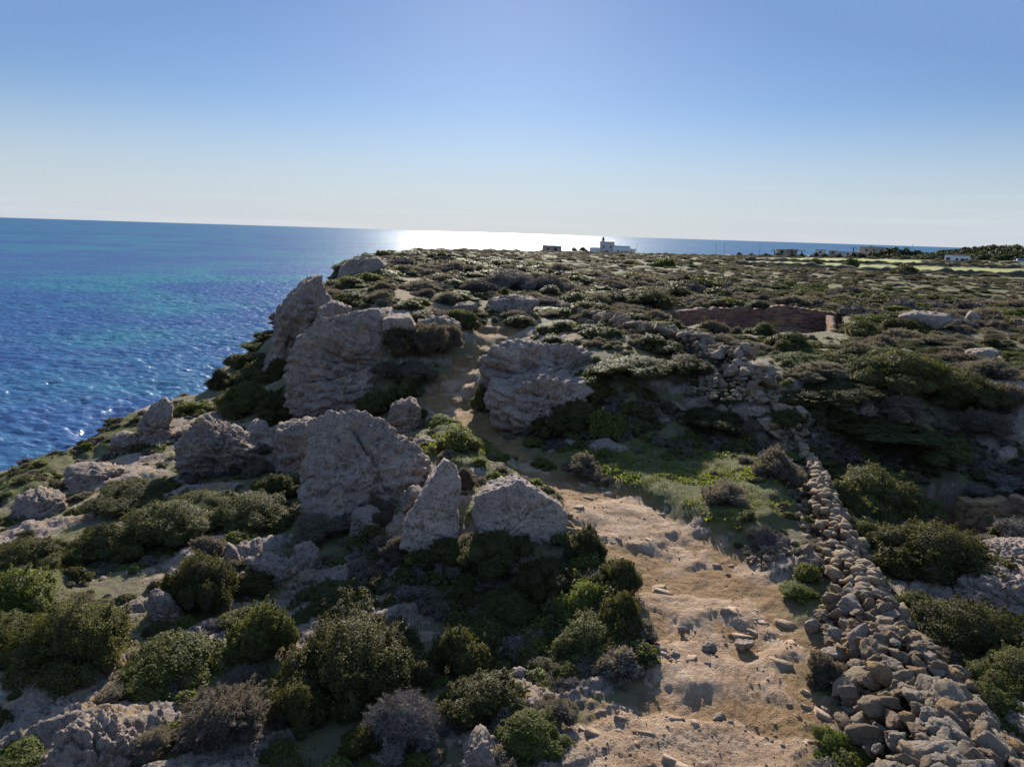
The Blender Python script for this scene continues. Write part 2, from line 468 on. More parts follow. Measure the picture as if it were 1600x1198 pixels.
def rock_color(t, vec, tone=1.0, warm=0.0, lich=.5):
    """weathered limestone: cream where worn, grey skin, black and orange lichen"""
    a = t.noise(1.3, 5, .6, vec); b = t.noise(7, 5, .65, vec); c = t.noise(28, 4, .6, vec)
    base = t.ramp(a, [(.32, (.31 * tone, .238 * tone, .195 * tone)), (.5, (.43 * tone, .332 * tone, .268 * tone)), (.68, (.54 * tone, (.425 - .02 * warm) * tone, (.34 - .07 * warm) * tone))])
    base = t.mix(t.rng(b, .50, .66), base, (.23 * tone, .182 * tone, .158 * tone))
    base = t.mix(t.rng(c, .56, .68, 0, .85), base, (.07, .054, .045))
    base = t.mix(t.math('MULTIPLY', t.rng(t.noise(2.6, 6, .7, vec), .50, .62), t.rng(t.noise(13, 5, .7, vec), .42, .58, 0, .8)), base, (.105, .082, .068))
    base = t.mix(t.math('MULTIPLY', t.rng(t.noise(1.9, 4, .6, vec), .52, .62), t.rng(t.noise(15, 3, .6, vec), .47, .58, 0, lich)), base, (.42, .235, .05))
    base = t.mix(t.math('MULTIPLY', t.rng(t.noise(2.2, 4, .6, vec), .55, .66), t.rng(t.noise(12, 3, .6, vec), .45, .6, 0, .6)), base, (.44, .41, .35))
    return base, b, c

def ground_material():
    t = NT('ground'); vec = t.pos()
    rock, b, c = rock_color(t, vec, .88, .7, .9)
    pathrock = t.ramp(t.noise(2.2, 6, .65, vec), [(.3, (.29, .175, .10)), (.5, (.43, .285, .18)), (.7, (.55, .405, .275))])
    pathrock = t.mix(t.rng(c, .57, .7, 0, .5), pathrock, (.16, .12, .09))
    path = t.attr('path'); grass = t.attr('grass'); bare = t.attr('bare'); farb = t.attr('farb'); field = t.attr('field'); quarry = t.attr('quarry'); pit = t.attr('pit')
    rock = t.mix(path, rock, pathrock)
    soil = t.ramp(t.noise(2.4, 8, .75, vec), [(.3, (.13, .072, .036)), (.46, (.25, .145, .065)), (.58, (.34, .205, .095)), (.72, (.42, .28, .15))])
    peb = t.rng(t.noise(45, 3, .6, vec), .58, .68, 0, .6)
    soil = t.mix(peb, soil, (.33, .27, .2))
    earth = t.ramp(t.noise(2.4, 6, .7, vec), [(.3, (.10, .08, .052)), (.46, (.17, .138, .09)), (.56, (.15, .15, .055)), (.72, (.25, .205, .14))])
    soil = t.mix(path, earth, soil)
    gr = t.ramp(t.noise(5.0, 5, .7, vec), [(.3, (.06, .07, .018)), (.5, (.105, .115, .03)), (.7, (.17, .15, .06))])
    gr = t.mix(t.rng(t.noise(1.1, 3, .5, vec), .55, .7, 0, .6), gr, (.17, .14, .07))
    col = t.mix(t.math('MULTIPLY', grass, t.rng(t.noise(4.0, 5, .7, vec), .34, .46)), soil, gr)
    # thin moss and grass film on the plateau
    far_c = t.ramp(t.noise(.55, 6, .72, vec), [(.28, (.10, .08, .055)), (.44, (.155, .125, .08)), (.54, (.14, .14, .042)), (.66, (.175, .16, .055)), (.78, (.20, .16, .10))])
    col = t.mix(farb, col, far_c)
    col = t.mix(t.math('MULTIPLY', bare, t.rng(farb, 0, 1, 1, .35)), col, rock)
    col = t.mix(field, col, t.ramp(t.noise(.12, 4, .6, vec), [(.35, (.25, .27, .06)), (.65, (.38, .37, .11))]))
    col = t.mix(t.math('MAXIMUM', quarry, pit), col, t.ramp(t.noise(1.6, 5, .6, vec), [(.35, (.10, .06, .04)), (.65, (.27, .15, .08))]))
    h = t.math('ADD', t.math('MULTIPLY', t.noise(30, 6, .7, vec), 1.0), t.math('MULTIPLY', t.noise(7, 5, .7, vec), 1.6))
    nrm = t.bump(h, 1.0, .07)
    return t.done(t.bsdf(col, .92, nrm, .2))
M_GROUND = ground_material()

# ------------------------------------------------------------------ terrain mesh
def build_terrain():
    az = np.concatenate([np.arange(-80, -44, 1.0), np.arange(-44, 44.01, .125), np.arange(45, 81, 1.0)])
    lg = [math.log(1.5)]
    while lg[-1] < math.log(690):
        d = math.exp(lg[-1])
        lg.append(lg[-1] + (.02 if d < 5 else .0048 + .008 * min(1, max(0, (d - 14) / 40)) + .012 * min(1, max(0, (d - 60) / 200))))
    lg = np.array(lg)
    U, V = np.meshgrid(np.radians(az), lg)
    D = np.exp(V)
    X, Y = np.sin(U) * D, np.cos(U) * D
    cell = D * .0024
    z, cov = ground(X.ravel(), Y.ravel(), cell.ravel(), True)
    nr, nc = U.shape
    idx = np.arange(nr * nc).reshape(nr, nc)
    F = np.stack([idx[:-1, :-1], idx[:-1, 1:], idx[1:, 1:], idx[1:, :-1]], -1).reshape(-1, 4)[:, ::-1]
    keep = (z[F].max(1) > SEA_Z - 2.5)
    F = F[keep]
    P = np.stack([X.ravel(), Y.ravel(), z], 1)
    pm = cov['path'][F].mean(1) > .5
    for name, sel in (('ground', ~pm), ('dirt_path', pm)):
        f = F[sel]; used, inv = np.unique(f, return_inverse=True)
        o = mesh_obj(name, P[used], inv.reshape(f.shape), M_GROUND)
        for k in ('path', 'grass', 'field', 'bare', 'quarry', 'pit', 'farb'): attr(o.data, k, cov[k][used])
        tag(o, kind='structure')
build_terrain()

# ------------------------------------------------------------------ sea
def build_sea():
    t = NT('sea_water'); vec = t.pos()
    deep = (.010, .072, .20); turq = (.012, .135, .20)
    band = t.noise(.012, 3, .55, vec, dist=.6)
    mpn = t.add('ShaderNodeMapping'); mpn.inputs['Scale'].default_value = (.35, 1.0, 1.0); t.link(vec, mpn.inputs[0])
    band2 = t.noise(.03, 4, .6, mpn.outputs[0])
    col = t.mix(t.rng(t.math('ADD', band, t.math('MULTIPLY', band2, .6)), .72, .92), deep, turq)
    m2 = t.add('ShaderNodeMapping'); m2.inputs['Scale'].default_value = (.55, 1.0, 1.0); m2.inputs['Rotation'].default_value = (0, 0, .3); t.link(vec, m2.inputs[0])
    w1 = t.noise(.22, 3, .5, m2.outputs[0]); w2 = t.noise(1.1, 2, .5, m2.outputs[0]); w3 = t.noise(.03, 3, .5, m2.outputs[0])
    h = t.math('ADD', t.math('MULTIPLY', w1, .85), t.math('MULTIPLY', w2, .42))
    nrm = t.bump(h, 1.0, 1.15)
    # body colour of the water under a wave-roughened surface: a choppy sea never turns into a full mirror at grazing view
    df = t.add('ShaderNodeBsdfDiffuse'); t.link(col, df.inputs[0]); t.link(nrm, df.inputs['Normal'])
    gl = t.add('ShaderNodeBsdfGlossy'); gl.inputs['Roughness'].default_value = .20; gl.inputs[0].default_value = (1, 1, 1, 1); t.link(nrm, gl.inputs['Normal'])
    fr = t.add('ShaderNodeFresnel'); fr.inputs[0].default_value = 1.33; t.link(nrm, fr.inputs['Normal'])
    g2 = t.add('ShaderNodeBsdfGlossy'); g2.inputs['Roughness'].default_value = .38; t.link(nrm, g2.inputs['Normal'])
    gm = t.add('ShaderNodeMixShader'); gm.inputs[0].default_value = .4; t.link(gl.outputs[0], gm.inputs[1]); t.link(g2.outputs[0], gm.inputs[2])
    ms = t.add('ShaderNodeMixShader'); t.link(t.rng(fr.outputs[0], .02, .8, .02, .20), ms.inputs[0]); t.link(df.outputs[0], ms.inputs[1]); t.link(gm.outputs[0], ms.inputs[2])
    sh = ms.outputs[0]
    m = t.done(sh)
    rr = np.concatenate([[15, 35], np.exp(np.linspace(math.log(50), math.log(420), 430)), np.exp(np.linspace(math.log(450), math.log(45000), 28))])
    aa = np.radians(np.concatenate([np.arange(-100, -48, 4.0), np.arange(-46, -5.9, .13), np.arange(-4, 101, 4.0)]))
    U, D = np.meshgrid(aa, rr)
    X, Y = np.sin(U) * D, np.cos(U) * D
    f = sstep(420, 260, D) * sstep(48, 60, D) * sstep(R(-47), R(-46), U) * sstep(R(-5), R(-7), U)
    a = R(12); wx, wy = X * math.cos(a) - Y * math.sin(a), X * math.sin(a) + Y * math.cos(a)
    wx = wx + 1.2 * perlin2(X / 7, Y / 7, 51)
    w = .24 * (1 - 2 * np.abs(perlin2(wx / 5.5, wy / 2.6, 52))) + .15 * (1 - 2 * np.abs(perlin2(wx / 2.4, wy / 1.2, 53))) + .09 * perlin2(wx / 1.1, wy / .6, 54) * sstep(180, 90, D)
    P = np.stack([X, Y, SEA_Z + f * w], -1).reshape(-1, 3)
    idx = np.arange(U.size).reshape(U.shape)
    F = np.stack([idx[:-1, :-1], idx[:-1, 1:], idx[1:, 1:], idx[1:, :-1]], -1).reshape(-1, 4)[:, ::-1]
    tag(mesh_obj('sea', P, F, m), kind='structure')
build_sea()
# ------------------------------------------------------------------ rocks
def rock_material(name, tone=1.0, warm=0.3, lich=.5):
    t = NT(name); vec = t.obj()
    col, b, c = rock_color(t, vec, tone, warm, lich)
    h = t.math('ADD', t.math('MULTIPLY', t.noise(22, 6, .7, vec), .8), t.math('MULTIPLY', t.noise(5, 5, .65, vec), 1.8))
    pits = t.rng(t.voronoi(9, vec), .02, .28)
    h = t.math('ADD', h, t.math('MULTIPLY', pits, .5))
    return t.done(t.bsdf(col, .93, t.bump(h, 1.0, .11), .2))
M_ROCK = rock_material('limestone', 1.0, .2, .4)
M_ROCKD = rock_material('grey_limestone', .86, .1, .5)
M_ROCKW = rock_material('warm_limestone', .92, 1.0, .6)

M_SLAB = rock_material('pale_slab', 1.22, .3, .3)

def ico(sub):
    bm = bmesh.new(); bmesh.ops.create_icosphere(bm, subdivisions=sub, radius=1)
    v = np.array([q.co[:] for q in bm.verts]); f = np.array([[q.index for q in p.verts] for p in bm.faces]); bm.free()
    return v, f
_ICO = {k: ico(k) for k in (1, 2, 3, 4, 5, 6)}

def star_radius(poly, phi):
    """distance from the origin to the outline in each direction"""
    r = np.zeros(len(phi)); dx, dz = np.cos(phi), np.sin(phi)
    n = len(poly)
    for i in range(n):
        a, b = poly[i], poly[(i + 1) % n]; e = b - a
        den = dx * e[1] - dz * e[0]
        den = np.where(np.abs(den) < 1e-9, 1e-9, den)
        t = (a[0] * e[1] - a[1] * e[0]) / den
        s = (a[0] * dz - a[1] * dx) / den
        ok = (t > 0) & (s >= -1e-6) & (s <= 1 + 1e-6)
        r = np.where(ok, np.maximum(r, t), r)
    return np.where(r > 0, r, np.median(r[r > 0]))

def rock_verts(R_of, T, seed, sub, facets=10, rough=.06, strata=.03, power=4.0, size=1.0):
    d, f = _ICO[sub]
    rg = np.random.default_rng(seed)
    phi = np.arctan2(d[:, 2], d[:, 0]); s = np.hypot(d[:, 0], d[:, 2])
    Rr = R_of(phi)
    r = ((s / Rr) ** power + (np.abs(d[:, 1]) / T) ** power + 1e-9) ** (-1 / power)
    ext = np.array([Rr.max() * .9, T, Rr.max() * .7])
    for k in range(facets):
        n = rg.normal(size=3) * np.array([.8, 1.9, .8]); n /= np.linalg.norm(n)
        p = d * r[:, None]
        h = np.percentile(p @ n, 100) * rg.uniform(.62, .92)
        c = d @ n
        r = np.where(c > 1e-3, np.minimum(r, h / np.maximum(c, 1e-3)), r)
    p = d * r[:, None]
    q = p / size
    tilt = rg.uniform(-.35, .35)
    w = q[:, 2] + tilt * q[:, 0] + .12 * perlin3(q * 1.7, seed % 50 + 2)
    nb = 5.5
    st = w * nb; fr = st - np.floor(st)
    groove = -np.exp(-((fr - .5) / .13) ** 2) * (.4 + .8 * perlin3(q * 2.2 + 7, seed % 40))
    n1 = fbm3(q * 2.1, 3, seed % 60, .5)
    n2 = fbm3(q * 9.0, 3, seed % 30 + 5, .6)
    ridg = .5 - np.abs(perlin3(q * 4.0, seed % 33)) * 2
    slab = np.floor(w * 3.1 + .6 * perlin3(q * 1.3, seed % 13)); stepd = (np.array([math.sin(k_ * 12.9898 + seed) * 43758.5453 % 1 for k_ in range(-20, 21)])[np.clip(slab + 20, 0, 40).astype(int)] - .5)
    ridg2 = .4 - np.abs(perlin3(q * 12.0, seed % 23)) * 2
    pit = -np.maximum(0, perlin3(q * 7.0, seed % 19 + 3) - .22) * 1.6 - np.maximum(0, perlin3(q * 16.0, seed % 17 + 9) - .2) * .8
    crack = 0
    for k in range(4):
        n = rg.normal(size=3); n[2] *= 1.6; n /= np.linalg.norm(n)
        g = q @ n - rg.uniform(-.55, .55) + .10 * perlin3(q * 2.6, seed % 40 + k) + .03 * perlin3(q * 9, seed % 40 + k)
        crack = crack - np.exp(-(g / .022) ** 2) * sstep(-.1, .35, perlin3(q * 1.1 + 5 * k, seed % 20)) + .35 * np.tanh(g / .03) * .12
    disp = rough * (n1 * 1.0 + .8 * ridg + .55 * n2 + .42 * ridg2 + .75 * pit + 1.7 * crack + 1.0 * stepd) + strata * 1.7 * groove
    return p + d * (disp * size)[:, None], f

PLACED = []                                           # (x, y, radius) of what already stands

def boulder(name, label, cat, outline, base, T, seed, mat=None, sub=5, facets=8, rough=.055, strata=.03, lean=0.0, group=None, sink=.12, power=7.0, push=.7):
    P0 = hit(*base)
    az = math.atan2(P0[0], P0[1]); D = math.hypot(P0[0], P0[1]) + T * push
    fx = np.array([math.sin(az), math.cos(az)]); rx = np.array([math.cos(az), -math.sin(az)])
    d = ray(*np.array(outline, float).T)
    tt = D / (d[:, :2] @ fx)
    W = d * tt[:, None]
    lx = W[:, :2] @ rx; lz = CAM_Z + W[:, 2]
    poly = np.stack([lx, lz], 1)
    lo = poly[:, 1].min(); rngz = np.ptp(poly[:, 1])
    poly[:, 1] = np.where(poly[:, 1] < lo + .3 * rngz, poly[:, 1] - sink - .15 * T, poly[:, 1])
    c = (poly.max(0) + poly.min(0)) / 2
    poly = poly - c
    size = max(np.ptp(poly[:, 0]), np.ptp(poly[:, 1])) / 2
    v, f = rock_verts(lambda ph: star_radius(poly, ph), T, seed, sub, facets, rough, strata, power, size)
    if lean: 
        a = R(lean); v = np.stack([v[:, 0], v[:, 1] * math.cos(a) + v[:, 2] * math.sin(a), v[:, 2] * math.cos(a) - v[:, 1] * math.sin(a)], 1)
    o = mesh_obj(name, v, f, mat or M_ROCK)
    loc = (fx * D + rx * c[0])
    o.location = (loc[0], loc[1], c[1]); o.rotation_euler = (0, 0, -az)
    PLACED.append((loc[0], loc[1], np.ptp(poly[:, 0]) / 2 * .8))
    return tag(o, label, cat, group)

B = boulder
B('standing_slab', 'narrow pointed slab standing upright at the top of the shaded bank, left of the broad slab', 'slab', [(622,862),(630,815),(655,775),(680,736),(694,720),(712,730),(720,750),(716,790),(715,845),(702,868),(645,872)], (668,848), .3, 3, M_SLAB, sub=6, facets=2, rough=.034, strata=.014, lean=14, power=9, push=.2)
B('tilted_slab', 'broad pale slab with a sloping top edge propped beside the dirt path', 'slab', [(742,762),(750,741),(772,737),(802,741),(838,765),(870,782),(887,800),(885,818),(868,834),(820,832),(770,842),(728,846),(726,800)], (800,840), .3, 4, M_SLAB, sub=6, facets=3, rough=.034, strata=.016, lean=12, power=9)
B('boulder', 'large pale boulder with a long sloping back in the middle of the left slope', 'boulder', [(482,700),(480,664),(520,652),(560,655),(600,672),(640,700),(662,716),(670,728),(655,745),(645,778),(600,798),(540,798),(490,790),(468,750)], (560,795), 1.0, 15, sub=6, facets=7, rough=.085, strata=.05, lean=34)
B('boulder', 'rough grey rock behind the dark bush at the left end of the large pale boulder', 'boulder', [(428,700),(430,664),(470,657),(505,660),(505,705),(470,735),(430,730)], (460,735), .7, 16, M_ROCKD, rough=.09)
B('jagged_rock', 'jagged pitted grey rock mass left of the large pale boulder', 'rock', [(276,700),(298,662),(325,652),(342,664),(370,670),(394,690),(402,720),(380,742),(320,750),(283,740)], (340,745), .9, 21, M_ROCKD, sub=6, rough=.12, strata=.06)
B('fluted_rock', 'upright fluted grey rock at the edge above the sea', 'rock', [(213,694),(219,660),(234,640),(256,626),(270,632),(266,660),(266,690),(240,698)], (240,694), .6, 22, M_ROCKD, rough=.10, strata=.02)
B('rock', 'low overhanging rock casting a shadow beside the fluted rock', 'rock', [(172,698),(175,682),(195,675),(215,678),(224,692),(222,704),(195,700)], (198,702), .4, 23, rough=.08)
B('boulder', 'small rounded boulder on the ledge between the jagged rock and the dark bush', 'boulder', [(383,690),(386,665),(402,656),(418,662),(421,685),(410,694)], (402,692), .35, 24, rough=.08, sub=4)
B('leaning_cliff_slab', 'huge leaning grey slab, upper of the two, at the cliff above the gully', 'rock', [(444,575),(455,550),(478,520),(505,500),(560,488),(590,484),(597,505),(604,530),(612,545),(606,560),(560,582),(500,610),(455,606)], (520,612), 1.3, 31, M_ROCKD, sub=6, facets=5, rough=.06, strata=.07, lean=15, power=5, push=.9)
B('leaning_cliff_slab', 'lower of the two leaning grey slabs, under the long dark crack', 'rock', [(448,612),(470,604),(520,598),(570,580),(606,564),(604,590),(575,622),(510,645),(470,642),(448,630)], (510,640), 1.1, 32, M_ROCKD, sub=6, facets=4, rough=.06, strata=.05, lean=18, power=5)
B('cliff_headland', 'tall rocky headland with a blunt top standing against the sea', 'rock', [(392,570),(425,535),(434,490),(456,460),(480,436),(499,434),(504,450),(520,470),(515,505),(480,530),(455,560),(420,575)], (445,565), 2.2, 33, M_ROCKD, sub=6, facets=9, rough=.075, strata=.07)
B('cliff_rock', 'grey rock behind the top of the huge leaning slab', 'rock', [(494,512),(498,482),(520,472),(548,480),(552,500),(520,520),(497,525)], (520,518), .9, 34, M_ROCKD, rough=.07)
B('cliff_rock', 'low rock knob on the cliff top above the headland', 'rock', [(524,436),(532,416),(556,405),(590,402),(604,414),(580,432),(548,440)], (560,434), 1.6, 35, M_ROCKD, rough=.07)
B('cut_block', 'squared rock with a sunlit reddish side right of the huge leaning slab', 'rock', [(594,548),(597,494),(640,491),(652,508),(650,540),(620,552)], (622,545), .9, 36, M_ROCKW, facets=3, rough=.035, power=9)
B('rock', 'grey rock under the dark bush left of the upper path steps', 'rock', [(646,528),(655,500),(690,494),(718,504),(722,522),(700,532),(660,534)], (685,530), .7, 37, M_ROCKD, rough=.08)
B('rock', 'layered brown rock beside the lower path steps', 'rock', [(600,676),(612,632),(640,622),(664,640),(670,668),(640,680)], (638,676), .5, 38, M_ROCKW, rough=.08, strata=.09)
B('ledge_rock', 'broad pale rock ledge right of the path steps, upper of the two', 'rock', [(744,622),(748,585),(762,557),(776,542),(830,539),(885,547),(925,559),(962,578),(930,600),(850,603),(790,612),(762,628)], (780,632), 1.7, 41, sub=6, facets=6, rough=.08, strata=.09, lean=12, power=6)
B('ledge_rock', 'pitted rock with a flat top overhanging the deep shadow beside the grassy path', 'rock', [(766,626),(768,598),(800,599),(850,583),(912,590),(920,606),(900,630),(870,645),(835,660),(805,656),(778,645)], (812,660), 1.3, 42, sub=6, facets=6, rough=.09, strata=.07, sink=.0, push=.35, power=6)
B('rock', 'small pale rock propping up the overhanging ledge', 'rock', [(764,650),(776,640),(800,655),(806,676),(785,680)], (788,676), .4, 43, rough=.08, sub=4)
BANKROCK = 'outcrops in the shaded bank'
B('bank_outcrop', 'pale knobbly outcrop in the shaded bank right of the overhanging ledge', 'rock', [(940,665),(952,630),(1000,630),(1042,650),(1064,682),(1000,698),(950,690)], (1000,692), .45, 44, M_ROCKD, rough=.15, strata=.06, lean=48, push=3)
B('bank_outcrop', 'grey outcrop in deep shade right under the overhanging ledge', 'rock', [(850,690),(862,655),(900,640),(935,650),(945,680),(905,702)], (900,698), .45, 45, M_ROCKD, rough=.14, lean=42, push=2.4)
B('bank_slab', 'pale flat slab jutting from the bank under the left part of the stone heap', 'slab', [(1056,632),(1070,621),(1100,620),(1118,630),(1100,642),(1070,640)], (1085,642), .6, 46, rough=.06, sub=4)
B('bank_slab', 'pale wedge-shaped slab jutting from the bank under the right part of the stone heap', 'slab', [(1145,634),(1165,628),(1195,634),(1216,646),(1200,654),(1170,666),(1150,655)], (1180,662), .6, 47, rough=.06, sub=5)
B('rock', 'knobbly white rock, left of the pair below the long green thicket', 'rock', [(1334,648),(1345,632),(1362,630),(1375,640),(1372,655),(1350,658)], (1353,657), .4, 48, rough=.12, sub=4)
B('rock', 'larger white rock, right of the pair below the long green thicket', 'rock', [(1368,655),(1378,644),(1400,645),(1428,652),(1425,662),(1395,672),(1372,670)], (1395,671), .5, 49, rough=.10, sub=5)
B('rock', 'small upright grey stone half hidden in the scrub right of the white rocks', 'rock', [(1452,700),(1455,678),(1465,674),(1472,690),(1468,706)], (1462,704), .3, 50, M_ROCKD, sub=4)
B('rock', 'slanting grey slab low in the scrub beside the small upright stone', 'rock', [(1460,714),(1475,706),(1500,698),(1503,706),(1480,718)], (1480,717), .4, 51, sub=4)
B('rock', 'reddish brown block on the bank above the dark quarry pit', 'rock', [(1546,720),(1552,704),(1575,698),(1590,704),(1590,720),(1570,726)], (1570,725), .5, 52, M_ROCKW, sub=4, power=7)
B('outcrop', 'white weathered outcrop in the right scrub, upper shelf of the two', 'rock', [(1518,882),(1524,858),(1550,849),(1600,856),(1640,870),(1640,905),(1600,912),(1550,892)], (1570,905), .9, 53, sub=6, rough=.09, strata=.08)
B('outcrop', 'white pitted outcrop in the right scrub, lower shelf of the two', 'rock', [(1492,930),(1500,905),(1520,890),(1560,896),(1610,905),(1650,930),(1640,972),(1570,968),(1520,978),(1496,962)], (1560,972), 1.0, 54, sub=6, rough=.11, strata=.07)
B('rock', 'smooth pale rock at the right frame edge near the wall end', 'rock', [(1556,1135),(1568,1112),(1600,1120),(1640,1140),(1640,1180),(1590,1172)], (1595,1172), .5, 55, sub=5)
B('plateau_rock', 'flat pale rock overhanging a dark hollow on the right plateau', 'rock', [(1398,510),(1405,490),(1430,485),(1480,490),(1490,497),(1470,512),(1420,518)], (1440,517), 1.3, 56, rough=.06)
B('plateau_rock', 'pale angular boulder alone on the right plateau', 'boulder', [(1505,505),(1510,490),(1518,485),(1535,497),(1530,506)], (1518,506), .8, 57, sub=4)
B('plateau_rock', 'small pale boulder on the plateau at the right frame edge', 'boulder', [(1590,508),(1592,499),(1602,496),(1615,503),(1610,510)], (1602,510), .7, 58, sub=4)
B('plateau_rock', 'long pale rock shelf on the plateau behind the path bend', 'rock', [(748,490),(765,468),(800,462),(838,466),(845,480),(800,492)], (800,492), 1.6, 59, M_ROCKD, rough=.08, strata=.06)
B('plateau_rock', 'low grey rock shelf among the scrub right of the path bend', 'rock', [(700,484),(715,474),(745,472),(750,486),(725,492)], (725,491), 1.1, 60, M_ROCKD, rough=.08, sub=4)
B('plateau_rock', 'broken rock ledge facing the camera at the right edge behind the long green thicket', 'rock', [(1490,612),(1500,598),(1550,596),(1620,602),(1620,625),(1540,622)], (1560,624), 1.0, 61, M_ROCKD, rough=.08)
B('plateau_rock', 'flat grey rock among scrub in front of the overhanging plateau rock', 'rock', [(1495,560),(1510,548),(1550,545),(1565,552),(1550,562),(1515,566)], (1530,565), .9, 62, M_ROCKD, sub=4)
B('boulder', 'big pitted boulder at the bottom left corner', 'boulder', [(78,1230),(82,1160),(96,1140),(112,1130),(165,1128),(212,1148),(224,1172),(214,1230)], (150,1225), .42, 71, sub=6, rough=.11, facets=7)
B('rock', 'pale rock between the dry grey bush and the dark bush at the bottom', 'rock', [(722,1215),(727,1165),(742,1148),(764,1152),(778,1190),(776,1220)], (750,1215), .25, 72, M_ROCKW, sub=5, rough=.09)
B('rock', 'dark knobbly rock lying on lichen ground left of the dome-shaped bush', 'rock', [(226,948),(235,932),(262,930),(280,950),(300,968),(280,976),(255,968)], (262,972), .3, 73, M_ROCKD, sub=5, rough=.13)
B('rock', 'long low rock ridge right of the dome-shaped bush', 'rock', [(385,880),(410,866),(450,872),(490,890),(505,912),(470,915),(430,905)], (450,912), .35, 74, M_ROCKW, sub=5, rough=.11)
B('rock', 'small slanted grey stone behind the dome-shaped bush', 'rock', [(350,866),(354,848),(368,856),(384,880),(370,886)], (367,884), .22, 75, M_ROCKD, sub=4)
B('rock', 'purple-grey pitted boulder above the long low ridge', 'boulder', [(455,885),(462,858),(485,850),(498,862),(503,890),(480,898)], (480,896), .3, 76, M_ROCKD, sub=5, rough=.09)
B('rock', 'grey rock under a small bush left of the upright pointed slab', 'rock', [(545,835),(552,800),(575,792),(600,805),(610,835),(580,845)], (578,842), .5, 77, M_ROCKD, sub=5)
B('rock', 'small cubic stone casting a shadow on bare rock near the bottom', 'stone', [(800,1068),(800,1046),(812,1040),(825,1048),(825,1066),(812,1074)], (812,1072), .13, 78, M_ROCKW, sub=4, power=6)
B('bedrock_shelf', 'long low limestone shelf at the left above the green bushes', 'rock', [(96,752),(105,738),(150,732),(200,738),(240,750),(200,760),(130,762)], (160,760), .9, 79, M_ROCKD, rough=.10, strata=.08)
B('bedrock_shelf', 'low limestone shelf near the left frame edge by the grass strip', 'rock', [(15,800),(25,782),(60,768),(95,772),(115,790),(80,805),(40,810)], (60,806), .7, 80, M_ROCKD, rough=.10, strata=.08)
B('rock', 'bright white stone at the foot of the shaded bank', 'stone', [(1136,718),(1140,708),(1150,712),(1158,702),(1168,704),(1172,718),(1155,724)], (1155,723), .25, 81, sub=4, rough=.1)
B('rock', 'grey stone at the foot of the shaded bank beside the wall end', 'stone', [(1180,722),(1184,708),(1200,706),(1208,718),(1200,726)], (1195,725), .3, 82, M_ROCKD, sub=4)
B('rock', 'flat dark rock under the bright green bush by the grass', 'rock', [(905,718),(915,694),(950,688),(985,698),(980,716),(940,724)], (945,722), .5, 83, M_ROCKD, sub=5)
B('rock', 'grey rock half buried in the bank between the bright bush and the outcrop', 'rock', [(870,705),(885,688),(905,690),(910,706),(890,714)], (890,712), .4, 84, M_ROCKD, sub=4)
B('rock', 'low brown stone ledge beside the leafy green plants left of the path', 'rock', [(640,696),(660,682),(690,686),(700,698),(670,704)], (670,703), .4, 85, M_ROCKW, sub=4, strata=.07)
B('rock', 'rough rock rubble wedge between the large boulder and the pointed slab', 'rock', [(625,800),(632,770),(650,755),(662,770),(655,800),(640,812)], (642,808), .3, 86, M_ROCKD, sub=4, rough=.12)
for k, (px, py, w, h, lab) in enumerate([
    (1108,1022,26,22,'brown loose stone on the path, left of the flat one below the soil patch'),
    (1162,1014,34,16,'flat brown loose stone on the path edge of the pale bedrock'),
    (1268,990,24,24,'rounded tan loose stone near the wall foot'),
    (1065,990,14,12,'small dark loose stone in the middle of the path'),
    (1055,1030,18,14,'small loose stone at the left rim of the pale bedrock'),
    (1125,1125,22,11,'flat dark loose stone in the lower soil patch'),
    (1140,1136,13,12,'dark pebble-like stone right of the flat dark one in the lower soil patch'),
    (1048,1130,18,10,'small stone at the left border of the lower soil patch'),
    (1105,1045,16,12,'brown stone stuck in the broken rim above the pale bedrock'),
    (1300,1038,46,22,'dark flat stone leaning at the wall foot beside the pale bedrock'),
    (1245,800,22,14,'grey loose stone in the grass left of the wall'),
    (1008,752,18,12,'dark loose stone in the sunny grass above the path'),
    (1020,738,16,12,'dark stone in the grass at the edge of the bank shadow'),
    (1168,740,18,12,'grey loose stone in the grass under the wall bend'),
    (905,805,14,8,'small flat stone at the path beside the broad slab')]):
    a = [(px + w / 2 * math.cos(t) * (1 + .15 * math.sin(3 * t + k)), py - h / 2 + h / 2 * math.sin(t)) for t in np.linspace(0, 6.0, 9)]
    B('loose_stone', lab, 'stone', a, (px, py), w * .011 * .5 * (.8 if py < 900 else .6), 200 + k, (M_ROCKW, M_ROCK, M_ROCKD)[k % 3], sub=3, rough=.09, sink=.01)
# ------------------------------------------------------------------ shrubs
def leaf_material(name, dark, mid, light, gloss=.45, spec=.4, trans=.3, tint=None):
    t = NT(name)
    v = t.attr('tone')
    info = t.add('ShaderNodeObjectInfo').outputs['Random']
    col = t.ramp(v, [(.0, dark), (.55, mid), (1.0, light)])
    hs = t.add('ShaderNodeHueSaturation'); t.link(col, hs.inputs['Color'])
    t.link(t.rng(info, 0, 1, .485, .512), hs.inputs['Hue']); t.link(t.rng(info, 0, 1, .75, 1.25), hs.inputs['Value'])
    p = t.bsdf(hs.outputs[0], gloss, None, spec)
    tr = t.add('ShaderNodeBsdfTranslucent'); 
    t.link(t.mix(1.0, hs.outputs[0], tint or (1.0, 1.0, .5), 'MULTIPLY'), tr.inputs[0])
    ms = t.add('ShaderNodeMixShader'); ms.inputs[0].default_value = trans
    t.link(p, ms.inputs[1]); t.link(tr.outputs[0], ms.inputs[2])
    return t.done(ms.outputs[0])
M_MASTIC = leaf_material('mastic_leaf', (.05, .052, .016), (.115, .112, .034), (.19, .175, .058), .6, .2, .5)
M_CUSHION = leaf_material('cushion_leaf', (.13, .10, .08), (.215, .178, .13), (.30, .255, .19), .75, .2, .45, (1, 1, .8))
